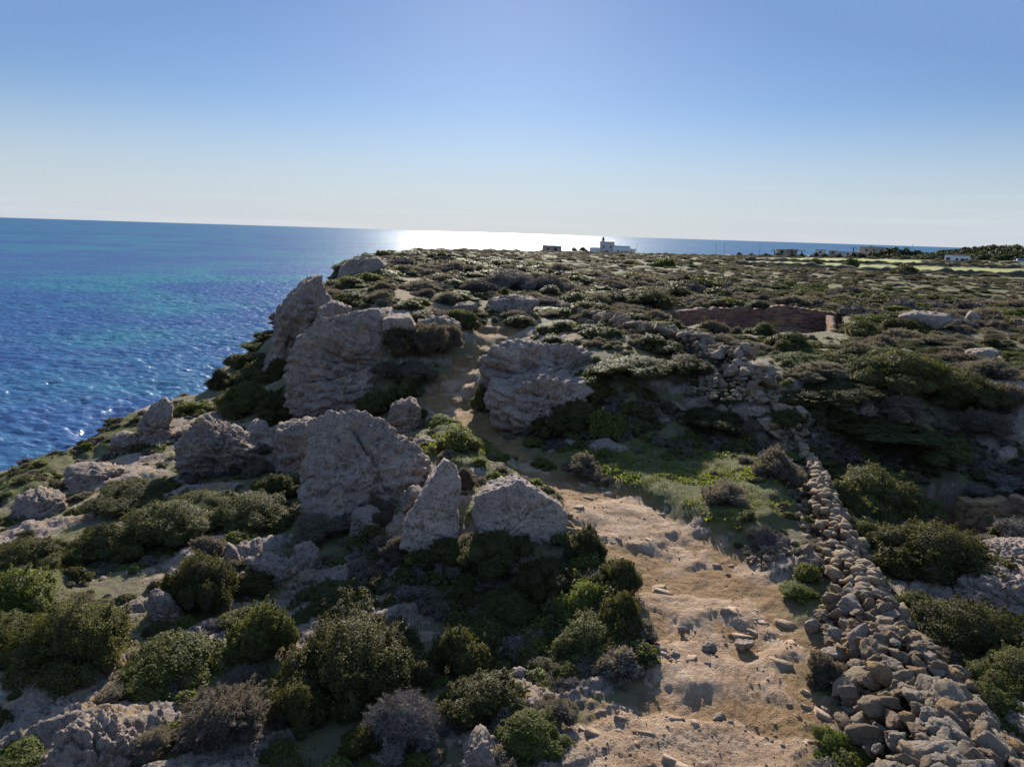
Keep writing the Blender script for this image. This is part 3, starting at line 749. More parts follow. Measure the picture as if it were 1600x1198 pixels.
M_DRY = leaf_material('dry_twig', (.08, .062, .055), (.17, .14, .125), (.32, .275, .24), .85, .15, .1, (1, 1, .9))
M_MOSS = leaf_material('bright_leaf', (.08, .09, .02), (.155, .17, .035), (.25, .245, .06), .6, .25, .55)
M_GRASS = leaf_material('grass_blade', (.05, .06, .015), (.10, .11, .03), (.20, .175, .075), .6, .25, .45)
M_STEM = NT('shrub_stem'); M_STEM = M_STEM.done(M_STEM.bsdf((.09, .075, .055), .9))

def lumps_for(rg, n):
    """uneven mound: a few boughs of different height round an off-centre top, low skirts at the rim"""
    top = rg.uniform(-.22, .22, 2)
    L = [(np.array([top[0], top[1], .42]), .46)]
    for k in range(n):
        a = 2 * np.pi * (k + rg.uniform(-.4, .4)) / n * 2.4; r = rg.uniform(.25, .78)
        q = np.array([r * math.cos(a), r * math.sin(a)])
        off = np.linalg.norm(q - top)
        rad = rg.uniform(.18, .38) * (1.1 - .35 * r)
        L.append((np.array([q[0], q[1], max(.02, rg.uniform(.3, .78) * (1 - .82 * off))]), rad))
    return L

def foliage(seed, n, ll, lw, kind='m', nl=11, shell=(.78, 1.06)):
    rg = np.random.default_rng(seed)
    L = lumps_for(rg, nl)
    C = np.array([c for c, r in L]); Rr = np.array([r for c, r in L])
    w = Rr ** 2; k = rg.choice(len(L), n * 2, p=w / w.sum())
    d = rg.normal(size=(n * 2, 3)); d[:, 2] = np.where(rg.random(n * 2) < .75, np.abs(d[:, 2]), d[:, 2]); d /= np.linalg.norm(d, axis=1)[:, None]
    clump = fbm3(d * 3.3 + k[:, None] * 1.7, 2, seed % 40)
    rad = Rr[k] * (rg.uniform(shell[0], shell[1], n * 2) + .17 * clump)
    p = C[k] + d * rad[:, None]
    sprig = np.random.default_rng(seed + 9).integers(0, 130, n * 2)         # leafy shoots that break the outline
    sd = rg.normal(size=(130, 3)); sd[:, 2] = np.abs(sd[:, 2]) + .1; sd /= np.linalg.norm(sd, axis=1)[:, None]
    sk = rg.choice(len(L), 130, p=w / w.sum()); on = rg.random(n * 2) < .22
    sp = C[sk] + sd * Rr[sk][:, None] * .98; tt = rg.random(n * 2)
    p = np.where(on[:, None], sp[sprig] + sd[sprig] * (tt * rg.uniform(.05, .19, 130)[sprig])[:, None] + rg.normal(size=(n * 2, 3)) * (.035 * (1.15 - tt))[:, None], p)
    d = np.where(on[:, None], sd[sprig], d)
    dist = np.min(np.linalg.norm(p[:, None] - C, axis=2) / Rr, axis=1)
    ok = (dist > .74) & (p[:, 2] > .0)
    p, d, k = p[ok][:n], d[ok][:n], k[ok][:n]
    n = len(p)
    if kind == 'm':
        nrm = d * .7 + rg.normal(size=(n, 3)) * .55 + np.array([0, 0, .45])
    elif kind == 'g':
        nrm = rg.normal(size=(n, 3))
    else:
        nrm = rg.normal(size=(n, 3))
    nrm /= np.linalg.norm(nrm, axis=1)[:, None]
    t = np.cross(nrm, rg.normal(size=(n, 3))); t /= np.linalg.norm(t, axis=1)[:, None] + 1e-9
    if kind in 'gt':
        t = d * (.8 if kind == 'g' else .35) + rg.normal(size=(n, 3)) * .5; t /= np.linalg.norm(t, axis=1)[:, None]
        nrm = np.cross(t, rg.normal(size=(n, 3))); nrm /= np.linalg.norm(nrm, axis=1)[:, None] + 1e-9
    b = np.cross(nrm, t)
    l = ll * rg.uniform(.6, 1.35, n)[:, None]; ww = lw * rg.uniform(.7, 1.3, n)[:, None]
    v = np.stack([p - t * l * .5, p + b * ww * .5 + nrm * l * .05, p + t * l * .5, p - b * ww * .5 + nrm * l * .05], 1).reshape(-1, 3)
    f = np.arange(n * 4).reshape(n, 4)
    clumpT = fbm3(p * 4.0, 2, seed % 37 + 3)
    tone = np.clip(.45 + .22 * clumpT + rg.normal(size=n) * .22, 0, 1)
    return v, f, np.repeat(tone, 4), L

def inner_twigs(seed, L, n=140, scale=.93):
    """woody frame inside the foliage: boughs from the root to each lump and a dense heart of twigs"""
    rg = np.random.default_rng(seed + 500)
    V, F = [], []
    def strip(a, b, w):
        t = b - a; s = np.cross(t, rg.normal(size=3)); s = s / (np.linalg.norm(s) + 1e-9) * w
        u = np.cross(t, s); u = u / (np.linalg.norm(u) + 1e-9) * w
        i = sum(len(x) for x in V)
        V.append(np.array([a + s, a - s * .5 + u * .87, a - s * .5 - u * .87, b + s * .4, b - s * .2 + u * .35, b - s * .2 - u * .35]))
        F.extend([(i, i + 1, i + 4, i + 3), (i + 1, i + 2, i + 5, i + 4), (i + 2, i, i + 3, i + 5)])
    for c, r in L:
        m = c * .5 + rg.normal(size=3) * .05; m[2] = abs(m[2])
        strip(np.array([0, 0, -.05]) + rg.normal(size=3) * .04, m, .03); strip(m, c, .02)
        for q in range(n // len(L)):
            d = rg.normal(size=3); d[2] = abs(d[2]); d /= np.linalg.norm(d)
            strip(c * .9, c + d * r * rg.uniform(.7, 1.0), .008)
    hv, hf = _ICO[2]
    for c, r in L:                                   # packed dead leaves and twigs that close the heart
        i = sum(len(x) for x in V)
        q = c + hv * r * .74 * (1 + .25 * perlin3(hv * 2.5, seed % 30))[:, None]; q[:, 2] = np.maximum(q[:, 2], -.1)
        V.append(q); F.extend([tuple(x + i for x in t) for t in hf])
    return np.concatenate(V), F

PROTO = {}
def proto(kind, lod, var):
    key = (kind, lod, var)
    if key in PROTO: return PROTO[key]
    seed = {'m': 10, 'g': 40, 't': 70, 'b': 90}[kind] + var * 7 + lod * 3
    K = {'m': ((24000, .046, .027), (7000, .075, .045), (1500, .14, .09), (46000, .031, .019)),
         'g': ((22000, .07, .012), (8000, .10, .02), (1600, .16, .05)),
         't': ((11000, .13, .008), (4500, .16, .014), (900, .26, .045)),
         'b': ((18000, .05, .028), (6000, .08, .05), (1300, .15, .10))}[kind][lod]
    v, f, tone, L = foliage(seed, K[0], K[1], K[2], {'m': 'm', 'g': 'g', 't': 't', 'b': 'm'}[kind], nl=(19 if kind in 'mb' else 10))
    mat = {'m': M_MASTIC, 'g': M_CUSHION, 't': M_DRY, 'b': M_MOSS}[kind]
    tv, tf = inner_twigs(seed, L, (140, 60, 10, 220)[lod])
    nm = {'m': 'foliage', 'g': 'foliage', 't': 'twigs', 'b': 'foliage'}[kind]
    a = mesh_obj(nm, v, f, mat, smooth=False); attr(a.data, 'tone', tone)
    b = mesh_obj('branches', tv, tf, M_STEM, smooth=False)
    ma, mb = a.data, b.data
    if lod == 2:                                     # small in the picture: one mesh
        nv = len(v)
        c = mesh_obj('shrub', np.concatenate([v, tv]), [tuple(q) for q in f.tolist()] + [tuple(i + nv for i in q) for q in tf], mat, smooth=False)
        c.data.materials.append(M_STEM)
        c.data.polygons.foreach_set('material_index', np.concatenate([np.zeros(len(f), np.int32), np.ones(len(c.data.polygons) - len(f), np.int32)]))
        attr(c.data, 'tone', np.concatenate([tone, np.full(len(tv), .2)]))
        mc = c.data; bpy.data.objects.remove(c)
    else: mc = None
    bpy.data.objects.remove(a); bpy.data.objects.remove(b)
    PROTO[key] = (nm, ma, mb, mc)
    return PROTO[key]

_rs = random.Random(5)
KINDNAME = {'m': 'mastic_shrub', 'g': 'cushion_shrub', 't': 'dry_shrub', 'b': 'green_shrub'}
def shrub_at(loc, w, h, kind, label, group=None, depth=None, lod=None, tilt=None):
    """w full width, h height in metres"""
    D = math.hypot(loc[0], loc[1])
    if lod is None: lod = 0 if D < 15 else (1 if D < 42 else 2)
    if lod == 1 and w / D > .085: lod = 0
    if kind == 'm' and lod == 0 and w > 1.25: lod = 3
    nm, ma, mb, mc = proto(kind, lod, _rs.randrange(3))
    sc = (w / 1.75, (depth or w * .85) / 1.75, h / .98)
    rz = _rs.uniform(0, 6.28)
    if mc is not None:
        root = bpy.data.objects.new(KINDNAME[kind], mc); COL.objects.link(root)
    else:
        root = empty(KINDNAME[kind], loc)
        for n, me in ((nm, ma), ('branches', mb)):
            c = bpy.data.objects.new(n, me); COL.objects.link(c); c.parent = root
    az = math.atan2(loc[0], loc[1])
    root.location = loc
    if abs(sc[0] / sc[1] - 1) > .25: rz = -az + _rs.choice((0, math.pi)) + _rs.uniform(-.2, .2)
    root.rotation_euler = (_rs.uniform(-.08, .08), _rs.uniform(-.08, .08), rz)
    root.scale = sc
    tag(root, label, 'shrub', group)
    PLACED.append((loc[0], loc[1], w * .42))
    return root

def shrub(cx, by, wpx, hpx, kind, label, group=None, depth=None):
    """shrub standing at pixel (cx, by) of the photograph's ground"""
    P = hit(cx, by)
    D = math.hypot(P[0], P[1]); az = math.atan2(P[0], P[1])
    slant = math.hypot(D, CAM_Z - P[2])
    w = wpx / FPX * slant
    ang = math.atan2(CAM_Z - P[2], D)
    dep = depth * w if depth else w * .8
    # the mound seen from above shows part of its depth as height in the picture
    h = max(.12 * w, (hpx / FPX * slant - dep * .42 * math.sin(ang)) / math.cos(ang) * .8)
    x, y = math.sin(az) * (D + dep * .42), math.cos(az) * (D + dep * .42)
    z = gz(x, y) - .06 * h
    return shrub_at((x, y, z), w * .93, h * .95, kind, label, group, dep)
S = shrub
BIG = [
 # foreground, left
 (562,1130,250,175,'m','largest dark green shrub in the foreground, glossy leaves, over black shade'),
 (520,985,150,75,'m','rounded dark green shrub just above the largest foreground shrub'),
 (728,1068,112,105,'m','compact dark green shrub on bare rock right of the largest foreground shrub'),
 (322,958,120,112,'m','dome-shaped dark shrub in the left foreground next to the slanted grey stone'),
 (392,935,90,52,'m','low dark extension shrub at the right foot of the dome-shaped shrub'),
 (405,1050,112,118,'m','upright dark shrub between the lichen ground and the largest foreground shrub'),
 (128,1075,180,150,'m','big black-green shrub at the left with dead pale twigs in front'),
 (28,1060,130,90,'m','dark grassy shrub at the left frame edge beside the big black-green one'),
 (40,985,110,80,'b','yellow-green low shrub at the left frame edge in the sun'),
 (35,920,120,60,'m','low dark shrub at the left frame edge above the yellow-green one'),
 (165,890,130,72,'m','dark shrub whose shadow covers the low flat stone in the left foreground'),
 (268,862,165,85,'m','wide dark green shrub behind the low flat stone in the left foreground'),
 (392,838,140,72,'m','sunlit-topped green shrub below the bedrock left of the slabs'),
 (230,800,150,50,'m','low sunlit green shrub at the back of the left slope'),
 (310,815,120,45,'m','low green shrub between the two wide shrubs on the left slope'),
 (500,858,110,55,'g','grey-green bristly shrub above the purple-grey boulder'),
 (598,835,60,40,'g','small grey-green tuft on the grey rock left of the pointed slab'),
 (285,1092,175,78,'b','spreading low green shrub in the lower left, on lichen ground'),
 (378,1090,90,45,'g','brownish low shrub beside the spreading green one in the lower left'),
 (350,1200,190,110,'g','brown-green bristly shrub at the bottom of the frame, left of the black gap'),
 (642,1205,160,118,'t','pale grey dry twiggy shrub at the bottom of the frame'),
 (560,1190,70,60,'m','small leafy shrub at the left foot of the dry twiggy shrub'),
 (750,1150,150,90,'m','dark spreading shrub right of the dry twiggy shrub'),
 (830,1195,110,60,'b','sparse green-brown shrub trailing over the bedrock at the bottom'),
 (470,1150,90,90,'m','deep shaded shrub under the left side of the largest foreground shrub'),
 (610,1040,90,60,'m','leafy shrub at the right shoulder of the largest foreground shrub'),
 # bank below the slabs
 (915,885,80,70,'m','sunlit shrub at the path edge just below the broad slab corner'),
 (955,940,90,80,'m','green shrub at the path edge, middle of the row below the broad slab'),
 (965,1010,80,90,'m','dark shrub bulging over the path edge beside the bank shadow'),
 (925,1045,130,80,'m','shrub at the lower end of the row along the path edge'),
 (905,985,90,80,'b','bright-topped shrub at the right rim of the bank shadow'),
 (720,950,70,50,'m','small leafy shrub alone in the deep shade of the bank'),
 (770,920,130,80,'m','shaded scrub on the bank directly under the broad slab'),
 (850,960,130,90,'m','shaded scrub on the bank right under the broad slab corner'),
 (690,910,100,60,'m','shaded scrub under the pointed slab'),
 (800,1000,130,70,'m','shaded scrub at the foot of the bank'),
 (620,900,70,45,'g','grey-green shrub at the left border of the bank shadow'),
 (725,775,50,55,'g','olive shrub filling the gap between the pointed and the broad slab'),
 # middle left
 (437,785,95,58,'m','dark shrub in front of the left foot of the large pale boulder'),
 (407,742,62,36,'g','round grey-brown cushion shrub left of the large pale boulder'),
 (462,712,80,60,'m','black-green shrub growing over the left shoulder of the large pale boulder'),
 (715,725,80,55,'b','bright leafy plant mass left of the grassy path'),
 (690,680,60,34,'b','leafy green plant by the brown stone ledge left of the path'),
 (640,660,60,46,'m','dark shrub behind the layered brown rock'),
 (590,655,90,60,'m','shrub at the foot of the leaning slabs near the gully'),
 (662,588,125,80,'g','big grey-green cushion mound left of the path steps'),
 (650,610,80,46,'g','low grey-green cushion mound touching the lower path steps on their left'),
 (632,628,60,38,'m','dark shrub under the grey-green mounds beside the layered brown rock'),
 (612,610,70,44,'g','grey shrub between the leaning slabs and the grey-green mounds'),
 (688,556,80,54,'g','grey-green cushion mound just above the big one left of the path steps'),
 (630,565,80,60,'m','dark shrub between the squared rock and the path steps'),
 (722,520,60,44,'m','dark shrub hanging over the path bend from the left'),
 (390,648,110,64,'m','largest green shrub in the gully above the sea'),
 (445,660,110,45,'m','shaded shrub in the gully under the leaning slabs'),
 (345,610,50,34,'m','round dark shrub at the sea edge of the gully'),
 (395,605,70,38,'m','green shrub in the gully below the headland'),
 (432,598,60,42,'m','dark shrub right under the headland rock'),
 (375,578,50,28,'m','shrub on the cliff rim just below the headland'),
 (300,650,60,28,'b','low yellow-green shrub beside the fluted rock'),
 (565,448,80,30,'b','mossy green shrub on the cliff top behind the leaning slab'),
 (555,480,90,28,'m','dark green mat on the cliff top at the upper edge of the leaning slab'),
 (600,478,60,24,'g','grey shrub on the cliff top left of the upper path'),
 (650,486,60,24,'b','low moss-green shrub right of the cliff top'),
 # right of the path, bank
 (755,652,44,52,'m','dark shrub wedged beside the overhanging ledge at the path'),
 (945,700,72,62,'b','bright green leafy shrub in front of the shaded bank'),
 (905,690,120,70,'m','shaded dark scrub under the right end of the rock ledges'),
 (845,692,90,56,'m','shaded dark scrub right below the overhanging ledge'),
 (925,615,80,40,'m','green shrub trailing over the right end of the upper rock ledge'),
 (600,806,90,44,'g','grey-green bristly shrub at the foot of the large pale boulder, nearer the slabs'),
 (880,622,70,36,'m','dark shrub on the top of the pitted overhanging ledge'),
 (560,800,90,40,'g','grey cushion shrub at the foot of the large pale boulder'),
 (500,800,70,40,'m','dark shrub at the foot of the large pale boulder, nearer the sea'),
 (850,735,50,22,'b','leafy green patch plant on the grassy path bend'),
 (985,608,170,50,'m','long green shrub on the bank top right of the rock ledge'),
 (1060,600,110,40,'m','green shrub on the bank top left of the stone heap'),
 (925,645,90,55,'m','dark shrub growing down between the rock ledge and the outcrop'),
 (1110,690,130,44,'m','dark scrub in the bank shade under the left jutting slab'),
 (1215,690,110,40,'m','dark scrub in the bank shade behind the wall end'),
 (1290,668,170,46,'m','dark scrub in the hollow below the two white rocks'),
 (1270,618,150,42,'g','grey-brown cushion thicket right of the stone heap'),
 (1400,630,180,80,'m','long dark green thicket above the two white rocks, left half'),
 (1490,660,140,70,'m','long dark green thicket above the white rocks, right half'),
 (1395,690,110,50,'g','pale bristly shrub beside the larger white rock'),
 (1520,700,90,50,'g','bristly shrub behind the reddish brown block'),
 (1560,660,90,50,'g','grey shrub at the right above the reddish brown block'),
 (1350,728,200,40,'m','black-green scrub strip behind the round leafy shrub'),
 (1362,808,170,100,'m','large round leafy shrub right behind the stone wall'),
 (1312,800,80,60,'m','leafy shrub squeezed between the wall and the large round shrub'),
 (1440,745,130,50,'m','sunlit-topped shrub on the bank above the dark quarry pit'),
 (1455,925,190,120,'m','large brownish green shrub between the wall and the white outcrop'),
 (1500,1045,190,110,'m','dark glossy shrub right of the wall below the white outcrop'),
 (1590,1110,130,90,'m','dark glossy shrub at the right frame edge below the outcrop'),
 (1425,985,80,60,'m','green shrub along the right side of the wall'),
 (1540,1150,100,55,'m','low shrub beside the smooth rock at the right frame edge'),
 (1590,855,90,50,'t','pale grey dry shrub at the right frame edge above the outcrop'),
 (1215,770,90,66,'g','grey bristly shrub at the left side of the wall'),
 (1190,868,60,45,'t','small dry grey shrub in front of the rubble beside the wall'),
 (915,755,85,48,'g','grey scrubby bush at the edge of the sunny grass'),
 (1130,812,90,48,'g','dark grey bush standing in the sunny grass'),
 (1285,1085,70,60,'g','grassy grey shrub at the wall foot beside the pale bedrock'),
 (1300,1195,60,45,'b','bright green leafy plant at the wall foot at the bottom'),
 (1245,945,60,30,'b','low green plant on the soil left of the wall'),
 # plateau
 (1025,510,44,26,'g','round grey cushion, largest of those on the small green lawn'),
 (1057,521,30,18,'m','small round green shrub between the cushions on the small green lawn'),
 (1112,525,50,30,'g','round purple-grey cushion, left of the touching pair before the quarry wall'),
 (1147,527,34,22,'g','smaller purple-grey cushion, right of the touching pair before the quarry wall'),
 (1185,527,60,26,'m','low dark shrub right of the touching pair of cushions'),
 (1010,482,110,44,'m','wide green shrub mass left of the quarry wall'),
 (995,441,52,26,'m','dark round shrub in the middle of the plateau'),
 (1035,420,46,24,'m','dark shrub with a pale rock on the far plateau'),
 (852,528,48,22,'m','green shrub right of the path bend'),
 (815,515,66,28,'m','dark shrub at the right corner of the path bend'),
 (1345,530,66,36,'m','dark shrub right of the quarry wall corner'),
 (1405,528,62,36,'m','brownish dark shrub in front of the flat overhanging plateau rock'),
 (1275,419,26,18,'m','small dark round shrub before the fields, right of the middle'),
 (1410,431,42,20,'m','broad dark shrub standing in the pale field'),
 (1330,418,26,20,'m','dark round shrub standing at the edge of the pale field'),
 (745,462,90,32,'t','brown-grey dead thicket behind the path bend, left part'),
 (800,458,110,46,'t','brown-grey dead thicket behind the path bend, middle part'),
 (855,462,90,42,'t','brown-grey dead thicket behind the path bend, right part'),
 (700,478,66,26,'g','dark cushion shrub beside the upper path'),
 (875,428,46,20,'g','pale-leaved bushy plant on the far plateau'),
 (905,445,50,22,'m','dark shrub right of the dead thicket'),
 (792,468,26,20,'m','small green shrub in front of the dead thicket'),
 (920,505,60,26,'g','row of grey cushions behind the ruined wall, left one'),
 (955,515,60,26,'m','dark shrub behind the ruined wall'),
 (1455,545,90,22,'g','low grey scrub in front of the flat overhanging rock'),
 (1300,575,70,26,'m','dark cushion shrub on the plateau right of the stone heap'),
 (1225,555,60,24,'m','green-topped cushion on the plateau behind the stone heap'),
]
for b_ in BIG: S(*b_[:6])
# ------------------------------------------------------------------ scrub scattered over the ground
def free(x, y, r):
    for (a, b, c) in PLACED:
        if abs(a - x) < c + r and (a - x) ** 2 + (b - y) ** 2 < (c * .8 + r * .6) ** 2: return False
    return True

def scatter_points(n, d0, d1, seed, u0=-.68, u1=.72, pw=1.0):
    rg = np.random.default_rng(seed)
    D = np.exp(rg.uniform(math.log(d0), math.log(d1), n)) if pw == 0 else (rg.uniform(d0 ** pw, d1 ** pw, n)) ** (1 / pw)
    U = rg.uniform(u0, u1, n)
    x, y = np.sin(U) * D, np.cos(U) * D
    z, cov = ground(x, y, D * .002, True)
    ok = (D < edge_dist(U) * .985 - .8) & (cov['path'] < .2) & (cov['quarry'] < .1) & (cov['pit'] < .4) & (cov['field'] < .1) & (z > -4 - D * .02)
    dens = .5 + .9 * perlin2(x / 9, y / 9, 61) + .5 * perlin2(x / 3, y / 3, 62)
    ok &= ~((D > 30) & (D < 43) & (U > .19) & (U < .46))        # the open quarry floor keeps its low plants only
    ok &= rg.random(n) < np.clip(dens + .25, .12, 1) * np.where(cov['grass'] > .5, .08, 1)
    return x[ok], y[ok], z[ok], D[ok], U[ok], rg

# landmarks that tell the bushes apart
MARKS = [(690,790,'the pointed upright slab'),(810,785,'the broad tilted slab'),(570,725,'the large pale boulder'),(340,700,'the jagged rock mass'),(245,660,'the fluted rock'),(150,745,'the low limestone shelf'),(65,790,'the rock shelf by the grass strip'),
 (570,540,'the huge leaning slabs'),(480,480,'the cliff headland'),(560,418,'the rock knob on the cliff top'),(620,515,'the squared rock'),(690,510,'the rock by the path bend'),(840,570,'the rock ledge'),(845,620,'the overhanging ledge'),(640,650,'the layered brown rock'),
 (1000,660,'the pale bank outcrop'),(1150,600,'the big stone heap'),(1228,672,'the small stone heap'),(1380,650,'the two white rocks'),(1570,710,'the reddish block'),(1560,900,'the white outcrop'),(1595,1140,'the smooth edge rock'),(1440,500,'the flat overhanging plateau rock'),(1518,497,'the lone angular boulder'),(1600,503,'the small boulder at the frame edge'),
 (795,478,'the long pale rock shelf'),(725,482,'the grey shelf by the upper path'),(1550,610,'the broken rock ledge'),(1530,556,'the flat grey plateau rock'),(150,1165,'the big pitted boulder'),(750,1170,'the pale bottom rock'),(255,955,'the dark knobbly rock'),(450,890,'the long low ridge'),(480,870,'the purple-grey boulder'),
 (1100,500,'the left half of the quarry face'),(1250,500,'the right half of the quarry face'),(1315,505,'the ochre quarry corner'),(900,497,'the upper end of the ruined wall'),(1010,525,'the middle of the ruined wall'),(1080,550,'the lower end of the ruined wall'),(1270,760,'the thin part of the dry stone wall'),(1340,940,'the middle of the dry stone wall'),(1470,1110,'the near end of the dry stone wall'),
 (1025,495,'the small green lawn'),(780,450,'the dead thicket'),(640,455,'the upper path'),(750,530,'the path bend'),(1040,415,'the dark shrub with the pale rock'),(1410,425,'the broad shrub in the pale field'),(1275,412,'the small dark shrub before the fields'),(560,1050,'the largest dark shrub'),(640,1150,'the pale dry shrub'),(125,1010,'the big black-green shrub'),(1360,760,'the large round shrub'),(940,680,'the bright green shrub'),(1540,785,'the near quarry pit'),(1160,430,'the open middle plateau'),(1330,460,'the open plateau beyond the quarry'),(1500,450,'the open plateau toward the right edge'),(900,420,'the plateau toward the lighthouse'),(720,410,'the crest before the sun glitter')]
def where(x, y, z):
    px, py = to_px(x, y, z)
    m = min(MARKS, key=lambda q: math.hypot((q[0] - px), (q[1] - py) * 1.6))
    dx, dy = px - m[0], (py - m[1]) * 1.6
    if max(abs(dx), abs(dy)) > 170: return None
    far = 'just ' if math.hypot(dx, dy) < 55 else ''
    if abs(dx) > abs(dy): return far + ('left of ' if dx < 0 else 'right of ') + m[2]
    return far + ('behind ' if dy < 0 else 'in front of ') + m[2]
# countable bushes of the plateau between the near rocks and the far scrub
SCRUB_LAB = {
 'm': ('low dark green bush among the open scrub of the plateau', 'dark green bushes of the plateau scrub'),
 'g': ('low grey-brown cushion bush among the open scrub of the plateau', 'grey cushion bushes of the plateau scrub'),
 't': ('dry brownish bush among the open scrub of the plateau', 'dry bushes of the plateau scrub'),
 'b': ('low mossy yellow-green bush among the open scrub of the plateau', 'mossy bushes of the plateau scrub')}
x, y, z, D, U, rg_ = scatter_points(5600, 19.5, 78, 3, -.68, .82, pw=1.35)
order = np.argsort(D); cnt = {k: 0 for k in 'mgtb'}
for i in order:
    if U[i] < -.16 and D[i] < 32: continue
    if -.33 < U[i] < .2 and D[i] < 26: continue
    w = rg_.uniform(.7, 1.9) * (1 + D[i] / 90); r = w * .4
    if not free(x[i], y[i], r): continue
    k = rg_.choice(list('mgtb'), p=[.28, .36, .10, .26])
    if cnt[k] >= {'m': 150, 'g': 190, 't': 60, 'b': 140}[k]: continue
    cnt[k] += 1
    h = w * rg_.uniform(.17, .32) * (.6 if k == 'b' else 1)
    at_ = where(x[i], y[i], z[i]); lab, grp = SCRUB_LAB[k]
    if at_: lab = ('broad ' if w > 1.9 else ('small ' if w < 1.2 else '')) + {'m': 'dark green', 'g': 'grey-brown cushion', 't': 'dry brownish', 'b': 'mossy yellow-green'}[k] + ' bush ' + at_
    shrub_at((x[i], y[i], z[i] - .12 * h), w, h, k, lab, grp)

# small low bushes of the near left slope
LOW = {'m': ('ankle-high dark green bush on the near rocky slope', 'ankle-high green bushes on the near rocky slope'),
       'g': ('ankle-high grey-brown bush on the near rocky slope', 'ankle-high grey bushes on the near rocky slope'),
       'b': ('ankle-high yellow-green tuft bush on the near rocky slope', 'ankle-high yellow-green bushes on the near rocky slope'),
       't': ('ankle-high dry twiggy bush on the near rocky slope', 'ankle-high dry bushes on the near rocky slope')}
x, y, z, D, U, rg_ = scatter_points(2600, 7, 30, 8, -.78, .95, pw=1.2)
n_ = 0
for i in range(len(x)):
    w = .22 + .6 * rg_.random() ** 1.8
    if not free(x[i], y[i], w * .3) or n_ >= 300: continue
    k = rg_.choice(list('mgbt'), p=[.34, .3, .26, .1]); n_ += 1
    at_ = where(x[i], y[i], z[i]); lab, grp = LOW[k]
    if at_: lab = ('tiny ' if w < .34 else ('knee-high ' if w > .55 else 'ankle-high ')) + {'m': 'dark green', 'g': 'grey-brown', 't': 'dry twiggy', 'b': 'yellow-green'}[k] + ' bush ' + at_
    shrub_at((x[i], y[i], z[i] - .03), w, w * rg_.uniform(.25, .45), k, lab, grp, lod=1 if D[i] < 16 else 2)

# the far scrub runs together: one mass of bushes set out with geometry nodes
def instancer(name, pts, scale, rot, pick, sources, kind_mat=None):
    me = bpy.data.meshes.new(name); me.vertices.add(len(pts)); me.vertices.foreach_set('co', np.asarray(pts, np.float32).ravel())
    a = me.attributes.new('scl', 'FLOAT_VECTOR', 'POINT'); a.data.foreach_set('vector', np.asarray(scale, np.float32).ravel())
    a = me.attributes.new('rot', 'FLOAT_VECTOR', 'POINT'); a.data.foreach_set('vector', np.asarray(rot, np.float32).ravel())
    a = me.attributes.new('pick', 'INT', 'POINT'); a.data.foreach_set('value', np.asarray(pick, np.int32))
    me.update()
    o = bpy.data.objects.new(name, me); COL.objects.link(o)
    ng = bpy.data.node_groups.new(name, 'GeometryNodeTree')
    ng.interface.new_socket('Geometry', in_out='INPUT', socket_type='NodeSocketGeometry')
    ng.interface.new_socket('Geometry', in_out='OUTPUT', socket_type='NodeSocketGeometry')
    N, L = ng.nodes, ng.links
    gi, go = N.new('NodeGroupInput'), N.new('NodeGroupOutput')
    iop = N.new('GeometryNodeInstanceOnPoints'); iop.inputs['Pick Instance'].default_value = True
    g2i = N.new('GeometryNodeGeometryToInstance')
    for s in reversed(sources):
        oi = N.new('GeometryNodeObjectInfo'); oi.transform_space = 'ORIGINAL'; oi.inputs['Object'].default_value = s
        L.new(oi.outputs['Geometry'], g2i.inputs[0])
    def named(n, t):
        x = N.new('GeometryNodeInputNamedAttribute'); x.data_type = t; x.inputs['Name'].default_value = n
        return x.outputs['Attribute']
    L.new(gi.outputs[0], iop.inputs['Points']); L.new(g2i.outputs[0], iop.inputs['Instance'])
    L.new(named('pick', 'INT'), iop.inputs['Instance Index'])
    e2r = N.new('FunctionNodeEulerToRotation'); L.new(named('rot', 'FLOAT_VECTOR'), e2r.inputs[0])
    L.new(e2r.outputs[0], iop.inputs['Rotation']); L.new(named('scl', 'FLOAT_VECTOR'), iop.inputs['Scale'])
    L.new(iop.outputs[0], go.inputs[0])
    md = o.modifiers.new('scatter', 'NODES'); md.node_group = ng
    return tag(o, kind='stuff')

SRC = {k: [] for k in 'mgtb'}
for k in 'mgtb':
    for q in range(3):
        m_ = proto(k, 2, q)[3]
        for o in COL.objects:
            if o.data is m_: SRC[k].append(o); break
src = SRC['m'] + SRC['g'] + SRC['t'] + SRC['b']
ofs = np.cumsum([0] + [len(SRC[k]) for k in 'mgtb'])
pts, scl, rot, pick = [], [], [], []
for n, d0, d1, w0, w1, seed in ((7000, 36, 110, .4, 1.4, 21), (6500, 100, 300, .8, 2.6, 22), (3500, 280, 600, 1.6, 4.5, 23)):
    x, y, z, D, U, rg_ = scatter_points(n, d0, d1, seed, -.5, .72, pw=1.0)
    for i in range(len(x)):
        w = rg_.uniform(w0, w1) 
        k = rg_.choice(4, p=[.20, .42, .08, .30])
        h = w * rg_.uniform(.14, .30) * (.6 if k == 3 else 1)
        pts.append((x[i], y[i], z[i] - .12 * h)); scl.append((w / 1.75, w / 1.75, h / .98)); rot.append((0, 0, rg_.uniform(0, 6.28)))
        pick.append(ofs[k] + rg_.integers(0, ofs[k + 1] - ofs[k]))
instancer('distant_bushes', pts, scl, rot, pick, src)

